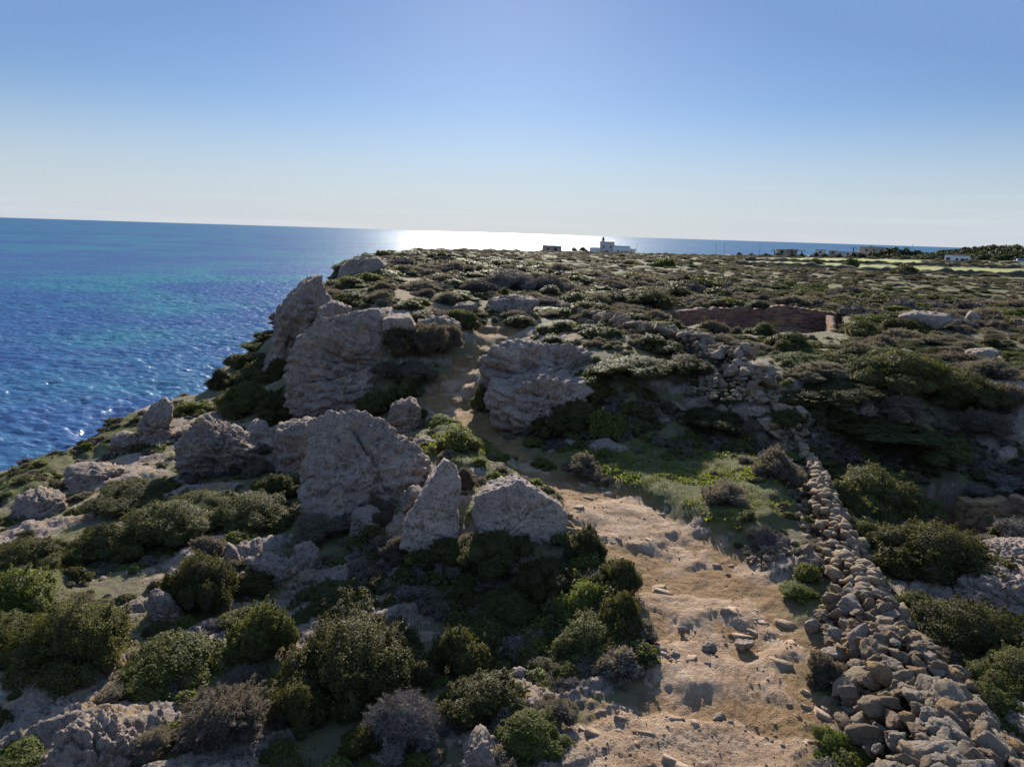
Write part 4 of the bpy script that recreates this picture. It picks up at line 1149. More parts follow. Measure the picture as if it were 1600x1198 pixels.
# low herbs and heath between the bushes and rocks of the near slope
BANK = world_of([(560,850),(640,850),(730,850),(880,835),(960,900),(1005,1000),(1000,1070),(900,1060),(800,1040),(700,970),(560,950)])
STRIP = world_of([(0,742),(95,715),(190,660),(330,606),(345,640),(250,690),(130,730),(0,800)])
SHADE = world_of([(770,690),(900,640),(1050,640),(1200,660),(1330,650),(1500,660),(1600,700),(1600,740),(1300,730),(1140,716),(900,715)])
rg_ = np.random.default_rng(41); n = 20000
D = rg_.uniform(6, 34, n); U = rg_.uniform(-.80, 1.0, n); x, y = np.sin(U) * D, np.cos(U) * D
z, cov = ground(x, y, D * .002, True)
bank = np.maximum(sdist(x, y, BANK), sdist(x, y, SHADE)) > 0; strip = sdist(x, y, STRIP) > 0
pat = perlin2(x / 1.4, y / 1.4, 95) + .6 * perlin2(x / .5, y / .5, 96)
ok = (cov['path'] < .25) & (D < edge_dist(U) + .4) & (cov['pit'] < .5) & (bank & (pat > -.5) | strip & (pat > .0) | (cov['bare'] < .5) & (pat > .12)) & ~((cov['grass'] > .5) & ~strip & (rg_.random(n) < .75))
pts, scl, rot, pick = [], [], [], []
for i in np.nonzero(ok)[0]:
    w = (.14 + .34 * rg_.random() ** 2) * (1.5 if bank[i] else 1.0)
    k = rg_.choice(4, p=[.42, .40, .10, .08] if bank[i] else [.16, .40, .12, .32])
    pts.append((x[i], y[i], z[i] - .02)); scl.append((w / 1.75, w / 1.75, w * rg_.uniform(.3, .6) / .98)); rot.append((0, 0, rg_.uniform(0, 6.28)))
    pick.append(ofs[k] + rg_.integers(0, ofs[k + 1] - ofs[k]))
instancer('heath_plants', pts, scl, rot, pick, src)

# ------------------------------------------------------------------ grass and herbs
def tufts(name, centres, blades, hgt, width, spread, seed, mat, lean=.5):
    rg = np.random.default_rng(seed)
    c = np.repeat(np.asarray(centres), blades, axis=0); n = len(c)
    hh = hgt * rg.uniform(.5, 1.3, n)
    base = c + np.stack([rg.normal(0, spread, n), rg.normal(0, spread, n), np.full(n, -.01)], 1)
    a = rg.uniform(0, 6.28, n); l = rg.uniform(.1, lean, n) * hh
    tip = base + np.stack([np.cos(a) * l, np.sin(a) * l, hh], 1)
    s = np.stack([-np.sin(a + .6), np.cos(a + .6), np.zeros(n)], 1) * width * rg.uniform(.6, 1.3, n)[:, None]
    mid = base * .45 + tip * .55 + np.array([0, 0, .12])*hh[:, None]
    v = np.stack([base - s, base + s, mid + s * .8, tip, mid - s * .8], 1).reshape(-1, 3)
    i = np.arange(n)[:, None] * 5
    f = np.concatenate([i + np.array([0, 1, 2]), i + np.array([0, 2, 4]), i + np.array([4, 2, 3])])
    o = mesh_obj(name, v, f, mat, smooth=False)
    tone = np.repeat(np.clip(.5 + rg.normal(size=len(centres)) * .2, 0, 1), blades) + rg.normal(size=n) * .12
    attr(o.data, 'tone', np.repeat(np.clip(tone, 0, 1), 5))
    return tag(o, kind='stuff')

def cover_points(n, d0, d1, seed, key, lo, u0=-.72, u1=.72, pw=1.0):
    rg = np.random.default_rng(seed)
    D = rg.uniform(d0 ** pw, d1 ** pw, n) ** (1 / pw); U = rg.uniform(u0, u1, n)
    x, y = np.sin(U) * D, np.cos(U) * D
    z, cov = ground(x, y, D * .002, True)
    pat = perlin2(x / 1.2, y / 1.2, seed) + .5 * perlin2(x / .4, y / .4, seed + 1)
    ok = (cov[key] > lo) & (cov['cliff'] < .1) & (pat > -.15)
    if key == 'soilish': pass
    return np.stack([x, y, z], 1)[ok], cov, ok
P_, _, _ = cover_points(26000, 9, 34, 31, 'grass', .5)
tufts('grass', P_[::2], 9, .065, .006, .07, 1, M_GRASS, .9)
rg_ = np.random.default_rng(77)
n = 16000
D = rg_.uniform(6, 26, n); U = rg_.uniform(-.72, .72, n); x, y = np.sin(U) * D, np.cos(U) * D
z, cov = ground(x, y, D * .002, True)
pat = perlin2(x / .9, y / .9, 71) + .6 * perlin2(x / 2.5, y / 2.5, 72)
ok = (cov['path'] < .15) & (cov['bare'] < .3) & (cov['cliff'] < .1) & (pat > .0)
P_ = np.stack([x, y, z], 1)[ok]
tufts('sparse_grass', P_, 7, .07, .007, .05, 2, M_GRASS, .8)
# broad-leaved herbs in the sunny grass
n = 5000
D = rg_.uniform(12, 24, n); U = rg_.uniform(-.2, .45, n); x, y = np.sin(U) * D, np.cos(U) * D
z, cov = ground(x, y, D * .002, True)
ok = (cov['grass'] > .5) & (perlin2(x / 1.5, y / 1.5, 81) > .02)
tufts('leafy_herbs', np.stack([x, y, z], 1)[ok], 8, .07, .022, .06, 3, M_MOSS, 1.6)
# ------------------------------------------------------------------ dry stone walls and heaps
def stone_material():
    t = NT('wall_stone'); vec = t.obj()
    info = t.add('ShaderNodeObjectInfo').outputs['Random']
    base = t.ramp(info, [(.0, (.24, .165, .105)), (.25, (.33, .235, .15)), (.5, (.38, .29, .20)), (.72, (.38, .315, .25)), (.86, (.40, .245, .11)), (1.0, (.27, .18, .125))])
    base = t.mix(t.rng(t.noise(3.2, 5, .65, vec), .5, .68), base, (.165, .135, .11))
    base = t.mix(t.rng(t.noise(7, 4, .6, vec), .60, .70, 0, .6), base, (.42, .40, .36))
    base = t.mix(t.rng(t.noise(6, 4, .6, t.pos()), .62, .70, 0, .5), base, (.34, .21, .07))
    h = t.math('ADD', t.noise(14, 5, .7, vec), t.math('MULTIPLY', t.noise(4, 4, .65, vec), 1.5))
    return t.done(t.bsdf(base, .93, t.bump(h, .8, .12), .2))
M_STONE = stone_material()

def stone_mesh(seed, sub=3):
    d, f = _ICO[sub]; rg = np.random.default_rng(seed)
    r = np.ones(len(d))
    for k in range(rg.integers(9, 15)):
        n = rg.normal(size=3); n /= np.linalg.norm(n); h = rg.uniform(.37, .68); c = d @ n
        r = np.where(c > .01, np.minimum(r, h / np.maximum(c, .01)), r)
    p = d * r[:, None]
    p = p + d * (.07 * fbm3(p * 2.5, 2, seed % 50) + .07 * fbm3(p * 6, 3, seed % 41) + .04 * (.4 - 2 * np.abs(perlin3(p * 5, seed % 29))))[:, None]
    p *= np.array([1.15, .80 * rg.uniform(.8, 1.15), .62 * rg.uniform(.8, 1.25)])
    me = mesh_obj('stone', p * 1.36, f, M_STONE, smooth=sub > 2)
    m = me.data; bpy.data.objects.remove(me)
    return m
STONES = [stone_mesh(900 + k, 4) for k in range(16)]
SMALL = [stone_mesh(950 + k, 1) for k in range(8)]
_rw = random.Random(11)

def put_stone(root, p, size, meshes=STONES, upright=False):
    o = bpy.data.objects.new('stone', _rw.choice(meshes)); COL.objects.link(o); o.parent = root
    o.location = p
    o.rotation_euler = (_rw.uniform(-.45, .45), _rw.uniform(-.45, .45), _rw.uniform(0, 6.28))
    if upright: o.rotation_euler = (_rw.uniform(-.2, .2), 1.4, _rw.uniform(0, 6.28))
    s = size * _rw.uniform(.85, 1.15)
    o.scale = (s, s * _rw.uniform(.85, 1.15), s * _rw.uniform(.85, 1.2))
    return o

def joined_stones(name, pts, sizes, parent, seed):
    rg = np.random.default_rng(seed); V, F = [], []; i = 0
    for p, s in zip(pts, sizes):
        m = SMALL[rg.integers(0, len(SMALL))]
        v = np.empty(len(m.vertices) * 3, np.float32); m.vertices.foreach_get('co', v); v = v.reshape(-1, 3)
        f = np.empty(len(m.polygons) * 3, np.int32); m.polygons.foreach_get('vertices', f); f = f.reshape(-1, 3)
        R3 = np.array(Matrix.Rotation(rg.uniform(0, 6.28), 3, 'Z') @ Matrix.Rotation(rg.uniform(-.5, .5), 3, 'X'))
        V.append(v @ R3.T * s + np.asarray(p)); F.append(f + i); i += len(v)
    o = mesh_obj(name, np.concatenate(V), np.concatenate(F), M_STONE, parent)
    tag(o, kind='stuff')
    return o

def wall(name, label, cat, line, size, height, half, most=300, step=.8, fill=True):
    """tumbled dry stone wall along pixel line [(px, py, size factor)]"""
    P = np.array([hit(a[0], a[1]) for a in line]); k = np.array([a[2] for a in line])
    seg = np.hypot(*np.diff(P[:, :2], axis=0).T); S_ = np.concatenate([[0], np.cumsum(seg)])
    root = empty(name, (P[0, 0], P[0, 1], gz(P[0, 0], P[0, 1])))
    o0 = np.array(root.location)
    tag(root, label, cat)
    slots, fills = [], []
    s = 0.0
    while s < S_[-1]:
        q = np.array([np.interp(s, S_, P[:, i]) for i in range(2)]); kk = np.interp(s, S_, k)
        d = np.array([np.interp(s + .1, S_, P[:, i]) for i in range(2)]) - np.array([np.interp(s - .1, S_, P[:, i]) for i in range(2)])
        d /= np.linalg.norm(d) + 1e-9; nrm = np.array([-d[1], d[0]])
        hw = half * kk * _rw.uniform(.85, 1.2); hh = height * min(1.0, .55 + .45 * kk) * (1 + .35 * float(perlin2(s / 1.1, 7.7, 3)))
        n = max(2, int(2 * hw / (size * 1.25)))
        for j in range(n + 1):
            c = -hw + 2 * hw * j / n + _rw.uniform(-.3, .3) * size
            sz = size * _rw.choice((.6, .75, .9, 1.0, 1.1, 1.35))
            prof = hh * max(0, 1 - abs(c / hw) ** 2.6)
            x, y = q + nrm * c + d * _rw.uniform(-.4, .4) * size
            g = float(smooth_z(x, y)[0])
            slots.append((math.hypot(x, y), (x, y, g + max(sz * .25, prof - sz * .2)), sz))
            for lay in range(3):
                fx, fy = q + nrm * (c * .93 + _rw.uniform(-.5, .5) * size) + d * _rw.uniform(-.6, .6) * size
                fills.append(((fx - o0[0], fy - o0[1], g + prof * (.25 + .27 * lay) - o0[2]), size * _rw.uniform(.3, .6)))
        s += size * step * 1.25
    slots.sort(key=lambda a: a[0])
    for D_, p, sz in slots[:most]: put_stone(root, np.array(p) - o0, sz)
    rest = slots[most:]
    pts = [np.array(p) - o0 for _, p, _ in rest] + ([f[0] for f in fills] if fill else [])
    szs = [a[2] for a in rest] + ([f[1] for f in fills] if fill else [])
    if pts: joined_stones('small_stones', pts, szs, root, 5)
    return root

wall('dry_stone_wall', 'tumbled dry stone wall running along the right side of the dirt path', 'wall',
     [(1540,1330,2.3),(1470,1200,2.0),(1415,1095,1.7),(1362,1000,1.25),(1335,930,1.1),(1315,870,1.0),(1290,825,.9),(1280,785,.7),(1268,745,.5),(1250,715,.5),(1235,685,.7),(1228,668,.5)], .145, .62, .47)
wall('ruined_wall', 'ruined rubble wall crossing the plateau from the path bend to the stone heap', 'wall',
     [(880,492,.7),(930,503,1),(985,520,1.2),(1030,533,.8),(1070,542,1.1),(1110,560,1.1),(1150,580,1.2)], .22, .5, .5, most=180)

def heap(name, label, centre, rx, ry, h, n, size, seed, big=()):
    P = hit(*centre); rg = np.random.default_rng(seed)
    root = empty(name, (P[0], P[1], gz(P[0], P[1]))); o0 = np.array(root.location)
    tag(root, label, 'stone heap')
    for i in range(n):
        a = rg.uniform(0, 6.28); r = math.sqrt(rg.random()); x, y = P[0] + rx * r * math.cos(a), P[1] + ry * r * math.sin(a)
        sz = size * rg.choice([.55, .75, 1, 1.3])
        put_stone(root, np.array([x, y, float(smooth_z(x, y)[0]) + h * (1 - r ** 1.6) * rg.uniform(.7, 1.05) + sz * .2]) - o0, sz)
    for px, py, sz in big:
        q = hit(px, py)
        put_stone(root, np.array([q[0], q[1], gz(q[0], q[1]) + h * .6 + sz * .5]) - o0, sz, upright=True)
    f = [(np.array([P[0] + rx * r * math.cos(a), P[1] + ry * r * math.sin(a), P[2] + h * (1 - r) * .7]) - o0) for a, r in zip(rg.uniform(0, 6.28, n * 2), np.sqrt(rg.random(n * 2)))]
    joined_stones('small_stones', f, [size * .5] * len(f), root, seed)
    return root
heap('rubble_heap', 'spill of small grey stones fallen on the grass left of the dry stone wall', (1225, 872), .75, .7, .22, 75, .10, 31)
heap('stone_heap', 'heap of brown and grey field stones on the bank top above the jutting slabs', (1150, 612), 1.5, 1.3, .6, 130, .19, 32, [(1165,572,.3),(1176,575,.3),(1150,578,.26)])
heap('stone_heap', 'small heap of large grey stones at the upper end of the dry stone wall', (1225, 672), .7, .6, .5, 24, .24, 33)

# gravel and crumbs on the path and the bare rock
n = 16000
rg_ = np.random.default_rng(55)
D = rg_.uniform(5.5 ** .8, 24 ** .8, n) ** 1.25; U = rg_.uniform(-.72, .72, n); x, y = np.sin(U) * D, np.cos(U) * D
z, cov = ground(x, y, D * .002, True)
pat = perlin2(x / 1.1, y / 1.1, 91) + .5 * perlin2(x / .35, y / .35, 92)
ok = ((cov['path'] > .5) & (pat > -.1) | (cov['path'] < .3) & (pat > .3)) & (cov['cliff'] < .05)
q = np.stack([x, y, z], 1)[ok]
joined_stones('gravel', q, rg_.exponential(.009, len(q)) + .005, None, 6)

# loose plates of bedrock lying on the path, broken along the bedding
def path_plates():
    t = NT('path_stone'); vec = t.pos()
    c = t.ramp(t.noise(4, 5, .65, vec), [(.3, (.22, .145, .09)), (.5, (.33, .23, .155)), (.7, (.43, .33, .235))])
    c = t.mix(t.rng(t.noise(18, 4, .6, vec), .56, .68, 0, .7), c, (.15, .11, .08))
    m = t.done(t.bsdf(c, .93, t.bump(t.noise(30, 5, .7, vec), .8, .03), .2))
    rg = np.random.default_rng(12); n = 5200
    D = rg.uniform(5.5 ** .7, 30 ** .7, n) ** (1 / .7); U = rg.uniform(-.35, .55, n); x, y = np.sin(U) * D, np.cos(U) * D
    z, cov = ground(x, y, D * .002, True)
    pat = perlin2(x / 1.3, y / 1.3, 45) + .7 * perlin2(x / .45, y / .45, 46)
    ok = (cov['path'] > .4) & (pat > .22)
    V, F, nv = [], [], 0
    for i in np.nonzero(ok)[0]:
        k = rg.integers(5, 9); a = np.sort(rg.uniform(0, 6.28, k)); s = .02 + .15 * rg.random() ** 3.2
        r = s * rg.uniform(.7, 1.2, k); th = s * rg.uniform(.18, .4); yaw = R(-28) + rg.normal() * .5
        px, py = r * np.cos(a) * 1.5, r * np.sin(a) * .8
        qx, qy = px * math.cos(yaw) - py * math.sin(yaw), px * math.sin(yaw) + py * math.cos(yaw)
        tx, ty = rg.normal() * .12, rg.normal() * .12 - .05
        top = np.stack([x[i] + qx * .9, y[i] + qy * .9, z[i] + th * .75 + qx * tx + qy * ty], 1)
        bot = np.stack([x[i] + qx, y[i] + qy, np.full(k, z[i] - .05)], 1)
        V += [top, bot]; F.append(tuple(range(nv, nv + k)))
        for j in range(k): F.append((nv + j, nv + k + j, nv + k + (j + 1) % k, nv + (j + 1) % k))
        nv += 2 * k
    tag(mesh_obj('path_fragments', np.concatenate(V), F, m, smooth=False), kind='stuff')
path_plates()

# ------------------------------------------------------------------ cut quarry faces
def face_material():
    t = NT('quarry_stone'); vec = t.pos()
    c = t.ramp(t.noise(.55, 4, .6, vec), [(.3, (.17, .09, .065)), (.5, (.26, .15, .105)), (.62, (.40, .25, .11)), (.75, (.25, .16, .115))])
    c = t.mix(t.rng(t.noise(2.5, 5, .7, vec), .52, .66), c, (.12, .085, .075))
    return t.done(t.bsdf(c, .95, t.bump(t.noise(9, 5, .7, vec), .9, .1), .15))
M_FACE = face_material()

def quarry_face(label, top, drop, thick, seed, courses, nx=160):
    """sheer cut face following the pixel line of its top edge"""
    P = np.array([hit(a, b) for a, b in top]); L = np.concatenate([[0], np.cumsum(np.hypot(*np.diff(P[:, :2], axis=0).T))])
    ss = np.linspace(0, L[-1], nx); C = np.stack([np.interp(ss, L, P[:, i]) for i in range(3)], 1)
    T = np.gradient(C[:, :2], axis=0); T /= np.linalg.norm(T, axis=1)[:, None]
    Nn = np.stack([T[:, 1], -T[:, 0]], 1)
    Nn *= np.where((Nn * -C[:, :2]).sum(1) < 0, -1, 1)[:, None]
    nz = courses * 8
    C[:, :2] += Nn * .8
    V = []
    for k in range(nz + 1):
        f = k / nz; cz = f * courses; fr = cz - math.floor(cz)
        groove = .05 * math.exp(-((fr - .5) / .1) ** 2) * (.5 + perlin2(ss / .7, ss * 0 + .37 + 3.1 * math.floor(cz), seed + 2))
        row = .03 * np.array(perlin2(ss / .9 + 13 * math.floor(cz + .5), ss * 0 + .37 + .5, seed)) + .05 * perlin2(ss / .25, ss * 0 + .37 + f * 9, seed + 1)
        jn = np.exp(-(((ss / .55 + .37 * math.floor(cz + .5)) % 1 - .5) / .05) ** 2) * .04
        off = row - groove - jn
        V.append(np.stack([C[:, 0] + Nn[:, 0] * off, C[:, 1] + Nn[:, 1] * off, C[:, 2] + .12 + .20 * perlin2(ss / 1.7, ss * 0 + .37, seed + 4) * (1 - f) + .12 * perlin2(ss / .3, ss * 0 + .37, seed + 6) * (1 - f) - f * drop + .07 * perlin2(ss / 2.2, ss * 0 + .37 + f * 2, seed + 8)], 1))
    front = np.concatenate(V)
    back = front - np.concatenate([np.tile(Nn, (nz + 1, 1)) * thick, np.zeros((len(front), 1))], 1)
    idx = np.arange((nz + 1) * nx).reshape(nz + 1, nx); m = len(front)
    q = np.stack([idx[:-1, :-1], idx[:-1, 1:], idx[1:, 1:], idx[1:, :-1]], -1).reshape(-1, 4)
    F = [tuple(a) for a in q.tolist()] + [tuple(a) for a in (q[:, ::-1] + m).tolist()]
    for a, b in zip(idx[0, :-1], idx[0, 1:]): F.append((a, a + m, b + m, b))
    for c_ in (0, -1):
        for a, b in zip(idx[:-1, c_], idx[1:, c_]): F.append((a, b, b + m, a + m))
    return tag(mesh_obj('quarry_face', np.concatenate([front, back]), F, M_FACE, smooth=False), label, 'quarry wall')
quarry_face('long reddish cut face of the sunken quarry on the plateau', [(1040,489),(1090,486),(1160,483),(1230,484),(1290,488),(1310,490)], 1.5, .5, 3, 7)
quarry_face('sunlit ochre end face of the sunken quarry, at its right corner', [(1310,489),(1318,500),(1322,516)], 1.3, .3, 9, 6, 30)
quarry_face('dark orange cut face of the near pit at the right frame edge', [(1475,776),(1520,774),(1570,780),(1640,788),(1720,800)], 1.1, .4, 14, 4, 90)

# ------------------------------------------------------------------ far buildings
def flat_mat(name, c, rough=.85, var=.12):
    t = NT(name); vec = t.pos()
    col = t.mix(t.rng(t.noise(1.1, 4, .6, vec), .4, .7), tuple(c), tuple(q * (1 - var) for q in c))
    return t.done(t.bsdf(col, rough, None, .2))
M_WHITE = flat_mat('whitewash', (.84, .83, .81)); M_PINK = flat_mat('pale_plaster', (.66, .56, .52)); M_BROWN = flat_mat('tan_plaster', (.45, .36, .27))
M_DARKW = flat_mat('window_glass', (.03, .035, .04), .2); M_ROOF = flat_mat('roof_edge', (.22, .16, .14)); M_METAL = flat_mat('dark_metal', (.05, .05, .05), .5)
M_WOODP = flat_mat('weathered_pole', (.12, .10, .085)); M_CAR = flat_mat('pale_car_paint', (.6, .62, .63), .35, .02)

def bx(name, parent, c, s, mat, bevel=0.0):
    """box part: centre of its base c, size s, in the parent's axes"""
    bm = bmesh.new(); bmesh.ops.create_cube(bm, size=1)
    for v in bm.verts: v.co = Vector((v.co.x * s[0], v.co.y * s[1], v.co.z * s[2] + s[2] / 2))
    if bevel: bmesh.ops.bevel(bm, geom=bm.edges[:], offset=bevel, segments=2, affect='EDGES')
    me = bpy.data.meshes.new(name); bm.to_mesh(me); bm.free(); me.materials.append(mat)
    o = bpy.data.objects.new(name, me); COL.objects.link(o); o.parent = parent; o.location = c
    return o

def house(name, label, cat, x0, x1, ytop, ybase, dist, mat, depth=6, wins=(), doors=(), group=None, roof=True):
    """flat-roofed block spanning pixels x0..x1; windows as fractions of its width"""
    cx, cy, cz = at_dist((x0 + x1) / 2, ybase, dist)
    m = dist / FPX * 1.02
    w, h = (x1 - x0) * m, (ybase - ytop) * m
    zg = gz(cx, cy); base = min(zg, cz) - .6
    root = empty(name, (cx, cy, base), -math.atan2(cx, cy) + _rw.uniform(-.12, .12))
    tag(root, label, cat, group)
    H = cz + h - base
    bx('wall', root, (0, 0, 0), (w, depth, H), mat)
    if roof: bx('roof', root, (0, 0, H - .003), (w + .3, depth + .3, .25), M_ROOF)
    for f, ww, wh, zz in wins: bx('window', root, ((f - .5) * w, -depth / 2 - .02, cz - base + zz), (ww, .1, wh), M_DARKW)
    for f, ww, wh in doors: bx('door', root, ((f - .5) * w, -depth / 2 - .03, cz - base - .2), (ww, .12, wh + .2), M_DARKW)
    return root, w, H, cz - base

LH, w_, H_, gz_ = house('lighthouse', 'square pale lighthouse building with a small lantern on its left roof corner', 'lighthouse', 937.5, 958.5, 379.5, 396.5, 430, M_PINK, 8, [(.25, .8, 1.3, 3.6), (.75, .8, 1.3, 3.6), (.5, .8, 1.3, 1.0)])
def cyl(name, parent, c, r0, r1, h, mat, n=12):
    bm = bmesh.new(); bmesh.ops.create_cone(bm, cap_ends=True, segments=n, radius1=r0, radius2=r1, depth=h)
    for v in bm.verts: v.co.z += h / 2
    me = bpy.data.meshes.new(name); bm.to_mesh(me); bm.free(); me.materials.append(mat)
    o = bpy.data.objects.new(name, me); COL.objects.link(o); o.parent = parent; o.location = c
    return o
lx = -w_ / 2 + 1.7
tw = cyl('lantern_base', LH, (lx, 0, H_ + .22), 1.0, .9, 1.0, M_WHITE)
cyl('gallery', LH, (lx, 0, H_ + 1.2), 1.1, 1.1, .2, M_METAL)
cyl('lantern_glass', LH, (lx, 0, H_ + 1.4), .6, .6, .9, M_DARKW)
cyl('lantern_cap', LH, (lx, 0, H_ + 2.3), .8, .1, .7, M_METAL)
house('annex', 'long pale annex right of the lighthouse with a row of dark openings', 'building', 958.5, 983, 385.5, 397.5, 428, M_WHITE, 7, [(.3, .9, 1.4, 1.2)], [(.55, 1, 2.2), (.72, 1, 2.2), (.88, 1, 2.2)])
house('annex', 'small low annex at the right end of the lighthouse buildings', 'building', 983, 992, 390, 397.5, 427, M_WHITE, 5, [], [(.4, 1, 2)])
house('annex', 'low white outbuilding left of the lighthouse', 'building', 922, 937.5, 388, 396, 426, M_WHITE, 5, [], [(.8, 1, 1.8)])
house('farm_block', 'plain tan flat-roofed block standing alone against the sun glitter', 'building', 847.5, 876, 385, 394, 250, M_BROWN, 6, [(.3, .7, .8, .8)], [(.7, .9, 1.6)])
house('small_house', 'small white house with dark windows below the wood', 'house', 1481, 1508, 401.5, 411, 330, M_WHITE, 5, [(.5, .8, .9, 1.0), (.72, .8, .9, 1.0), (.9, .7, .9, 1.0)], [(.15, 1.2, 2.1)])
house('ruin', 'unfinished pale house with open corners between two palms', 'house', 1214, 1228, 391, 398.5, 420, M_BROWN, 6, [(.5, 1.6, 1.8, .8)])
house('ruin', 'right half of the unfinished house by the palms', 'house', 1231, 1244, 391, 398.5, 422, M_BROWN, 6, [(.5, 1.2, 1.6, .8)])
house('house', 'low reddish house right of the unfinished house', 'house', 1276, 1288, 391.5, 398, 430, M_PINK, 6, [(.5, 1, 1.2, .8)])
house('house', 'low tan house right of the reddish one', 'house', 1296, 1306, 393, 398.5, 430, M_BROWN, 6, [(.5, 1, 1.2, .8)])
house('house', 'long low grey house in front of the tall palm', 'house', 1310, 1340, 395, 401, 425, M_PINK, 6, [(.2, 1, 1, .8), (.5, 1, 1, .8), (.8, 1, 1, .8)])
house('house', 'long reddish brown building behind the trees left of the wood', 'building', 1348, 1392, 389, 399, 440, M_BROWN, 8, [(.2, 1, 1.2, 2), (.4, 1, 1.2, 2), (.6, 1, 1.2, 2), (.8, 1, 1.2, 2)])

# parked van at the right edge
P = at_dist(1594, 412, 330); zc = min(P[2], gz(P[0], P[1]) + .1)
van = empty('parked_van', (P[0], P[1], zc), -math.atan2(P[0], P[1]) + .3); tag(van, 'pale parked van at the right frame edge below the wood', 'van')
bx('body', van, (0, 0, .35), (4.4, 1.8, .8), M_CAR, .12); bx('cabin', van, (.2, 0, 1.14), (3.2, 1.6, .65), M_CAR, .15); bx('window', van, (.2, -.78, 1.25), (2.8, .08, .4), M_DARKW)
for sx in (-1.4, 1.4):
    for sy in (-.8, .8):
        o = cyl('wheel', van, (sx, sy, .33), .33, .33, .22, M_METAL, 14); o.rotation_euler = (math.pi / 2, 0, 0)

# poles
for k, (px, yt, yb, dist, lab) in enumerate([(994.5, 380, 396, 430, 'thin utility pole just right of the lighthouse annex'), (1118, 382, 398, 430, 'thin utility pole on the skyline right of the lighthouse, second'), (1131, 381, 398, 430, 'utility pole with a crossbar between the lighthouse and the ruins'),
        (1186, 383, 399, 430, 'thin utility pole left of the unfinished house'), (1424, 384, 398, 430, 'thin mast left of the wood')]):
    x, y, z = at_dist(px, yb, dist); g = min(z, gz(x, y)) - .5; h = z + (yb - yt) * dist / FPX - g
    r = empty('utility_pole', (x, y, g)); tag(r, lab, 'pole', 'poles on the far skyline')
    cyl('pole', r, (0, 0, 0), .09, .07, h, M_WOODP, 8); bx('crossbar', r, (0, 0, h - .7), (1.2, .08, .08), M_WOODP)

# trees of the far shore: trunk and uneven leafy crown
M_FARLEAF = leaf_material('tree_leaf', (.03, .038, .018), (.06, .075, .03), (.11, .12, .05), .6, .25, .35)
def crown_mesh(seed, n=700, ll=.5):
    rg = np.random.default_rng(seed)
    v, f, tone, L = foliage(seed, n, ll * .42, ll * .3, 'm', nl=12)
    o = mesh_obj('crown', v, f, M_FARLEAF, smooth=False); attr(o.data, 'tone', tone); m = o.data; bpy.data.objects.remove(o)
    tv, tf = inner_twigs(seed, L, 10)
    return m
CROWNS = [crown_mesh(700 + k) for k in range(4)]
def trunk_mesh():
    bm = bmesh.new(); bmesh.ops.create_cone(bm, segments=7, radius1=.12, radius2=.05, depth=1.0)
    for v in bm.verts: v.co.z += .5; v.co.x += .06 * math.sin(v.co.z * 5)
    me = bpy.data.meshes.new('trunk'); bm.to_mesh(me); bm.free(); me.materials.append(M_WOODP); return me
TRUNK = trunk_mesh()
def tree(px, ytop, ybase, wpx, dist, label, group=None, low=.15):
    x, y, z = at_dist(px, ybase, dist); g = min(z, gz(x, y)); h = z + (ybase - ytop) * dist / FPX - g; w = wpx * dist / FPX
    r = empty('tree', (x, y, g - .2)); tag(r, label, 'tree', group)
    t = bpy.data.objects.new('trunk', TRUNK); COL.objects.link(t); t.parent = r; t.scale = (w * .5, w * .5, h * .7)
    c = bpy.data.objects.new('crown', _rw.choice(CROWNS)); COL.objects.link(c); c.parent = r
    c.location = (0, 0, h * low); c.scale = (w / 1.75, w / 1.75, h * (1 - low) / .98); c.rotation_euler = (0, 0, _rw.uniform(0, 6.28))
tree(897.5, 385.5, 395, 9, 420, 'small round tree, left of the two beside the lighthouse', low=.25)
tree(911, 385.5, 396, 15, 420, 'wide dark tree, right of the two beside the lighthouse')
tree(942, 392.5, 397, 8, 415, 'low tree in front of the lighthouse tower')
for k, (px, yt, w) in enumerate([(1385, 388, 18), (1400, 387, 20), (1417, 388.5, 17), (1430, 391, 18), (1365, 392, 16)]):
    tree(px, yt, 400, w, 425, ('broad tree, leftmost of those right of the long reddish building', 'tallest broad tree right of the long reddish building', 'broad tree between the tall one and the mast', 'low broad tree at the left foot of the wood', 'low tree in front of the long reddish building')[k])
for k in range(14):
    px = 1160 + k * 19 + _rw.uniform(-6, 6)
    tree(px, 395 + _rw.uniform(-1, 1.5), 401, _rw.uniform(10, 18), 405, 'low dark tree in the row along the fields before the far houses', 'low trees along the far fields', low=.05)

# palms
def frond_mesh():
    V, F = [], []
    for a in np.linspace(0, 2 * math.pi, 16, endpoint=False):
        for s in (1, -1):
            c = np.array([math.cos(a), math.sin(a), 0]); n = np.array([-math.sin(a), math.cos(a), 0])
            i = len(V); lift = .35 + .25 * math.sin(a * 3)
            for t in (0, .35, .7, 1.0):
                p = c * t + np.array([0, 0, lift * t - .75 * t * t])
                V += [p, p + n * s * .09 * (1 - t * .7) + np.array([0, 0, -.05])]
            for q in range(3): F.append((i + 2 * q, i + 2 * q + 1, i + 2 * q + 3, i + 2 * q + 2))
    o = mesh_obj('crown', np.array(V), F, M_FARLEAF, smooth=False); attr(o.data, 'tone', np.full(len(V), .4)); m = o.data; bpy.data.objects.remove(o); return m
FROND = frond_mesh()
def palm(px, ytop, ybase, dist, label):
    x, y, z = at_dist(px, ybase, dist); g = min(z, gz(x, y)) - .2; h = z + (ybase - ytop) * dist / FPX - g
    r = empty('palm_tree', (x, y, g)); tag(r, label, 'palm')
    cyl('trunk', r, (0, 0, 0), .35, .25, h - .6, M_WOODP, 8)
    c = bpy.data.objects.new('crown', FROND); COL.objects.link(c); c.parent = r; c.location = (0, 0, h - .8); c.scale = (1.9, 1.9, 1.9)
palm(1210, 389, 399, 420, 'palm at the left side of the unfinished house')
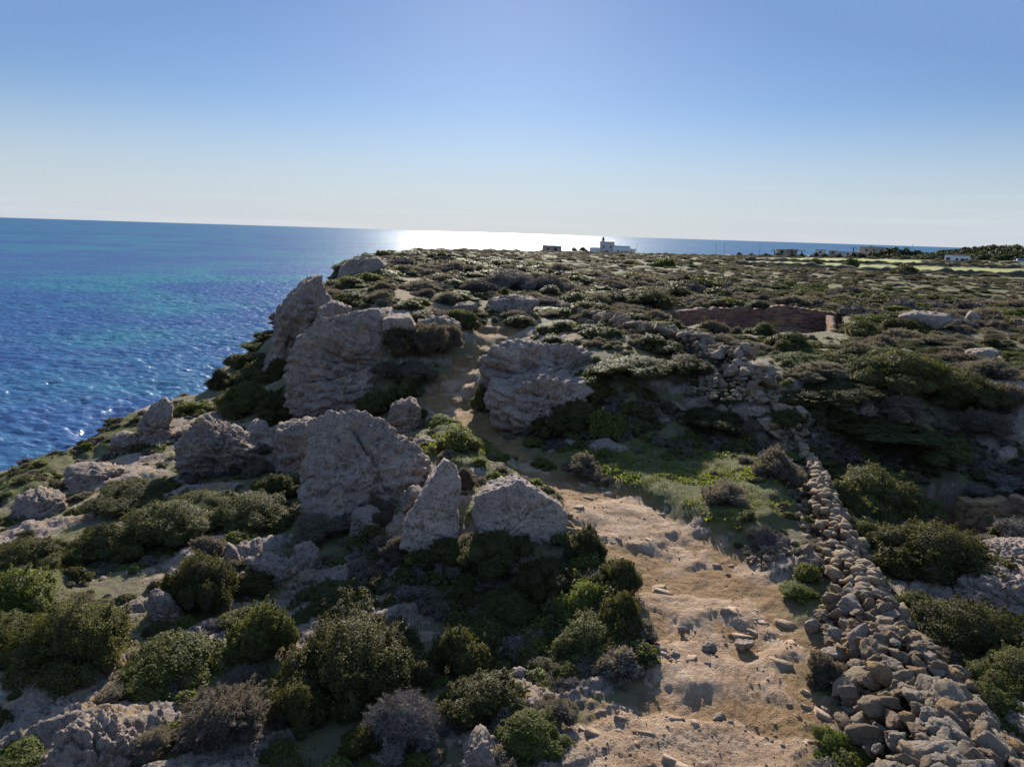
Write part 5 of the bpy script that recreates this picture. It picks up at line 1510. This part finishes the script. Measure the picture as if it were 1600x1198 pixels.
palm(1241.5, 388.5, 399, 415, 'palm in front of the right end of the unfinished house')
palm(1252.5, 389.5, 399, 420, 'palm standing free right of the unfinished house')
palm(1332.5, 386.5, 400, 420, 'tallest palm, alone against the sky behind the long low house')
palm(1361, 384, 395, 440, 'palm rising over the long reddish building')
palm(1416, 386.5, 398, 430, 'palm crown showing left of the wood')

# the wood on the rise: crowns that read as one mass
def wood():
    rg = np.random.default_rng(9); pts, scl, rot, pick = [], [], [], []
    for k in range(620):
        px = 1400 + 380 * rg.random(); dist = rg.uniform(350, 520)
        x, y, z = at_dist(px, 400, dist); f = np.clip((px - 1405) / 130, .1, 1) * np.clip((dist - 345) / 70, .15, 1)
        rise = 3.2 * f
        w = rg.uniform(5, 9); h = rg.uniform(3, 5.5) * (.5 + .5 * f)
        pts.append((x, y, gz(x, y) + rise * rg.uniform(.75, 1) - 1)); scl.append((w / 1.75, w / 1.75, h)); rot.append((0, 0, rg.uniform(0, 6.28))); pick.append(rg.integers(0, len(src_w)))
    instancer('distant_trees', pts, scl, rot, pick, src_w)
src_w = []
for o in COL.objects:
    if o.name.startswith('crown') and o.data in CROWNS and o.data not in [q.data for q in src_w]: src_w.append(o)
wood()

M_HEDGE = flat_mat('overgrown_wall', (.075, .07, .045))
# dark field walls overgrown with scrub
def field_wall(label, line, seed):
    P = np.array([hit(a, b) for a, b in line]); L = np.concatenate([[0], np.cumsum(np.hypot(*np.diff(P[:, :2], axis=0).T))])
    n = int(L[-1] / .8) + 2; ss = np.linspace(0, L[-1], n); C = np.stack([np.interp(ss, L, P[:, i]) for i in range(3)], 1)
    T = np.gradient(C[:, :2], axis=0); T /= np.linalg.norm(T, axis=1)[:, None] + 1e-9; N_ = np.stack([-T[:, 1], T[:, 0]], 1)
    rg = np.random.default_rng(seed); hh = .75 + .5 * perlin2(ss / 3, ss * 0, seed) + rg.uniform(-.2, .2, n)
    rows = []
    for o_, f in ((-.8, -.5), (-.5, .7), (0, 1), (.5, .7), (.8, -.5)):
        j = rg.uniform(-.15, .15, n)
        rows.append(np.stack([C[:, 0] + N_[:, 0] * (o_ + j), C[:, 1] + N_[:, 1] * (o_ + j), C[:, 2] + hh * f], 1))
    V = np.concatenate(rows); idx = np.arange(5 * n).reshape(5, n)
    F = np.stack([idx[:-1, :-1], idx[:-1, 1:], idx[1:, 1:], idx[1:, :-1]], -1).reshape(-1, 4)
    tag(mesh_obj('field_wall', V, F, M_HEDGE, smooth=False), label, 'wall')
field_wall('dark field wall between the two pale fields', [(1165,407),(1230,408.5),(1310,411),(1400,414),(1480,416),(1600,420)], 3)
field_wall('field wall along the near side of the larger pale field', [(1150,414),(1270,419),(1420,427),(1600,433)], 4)
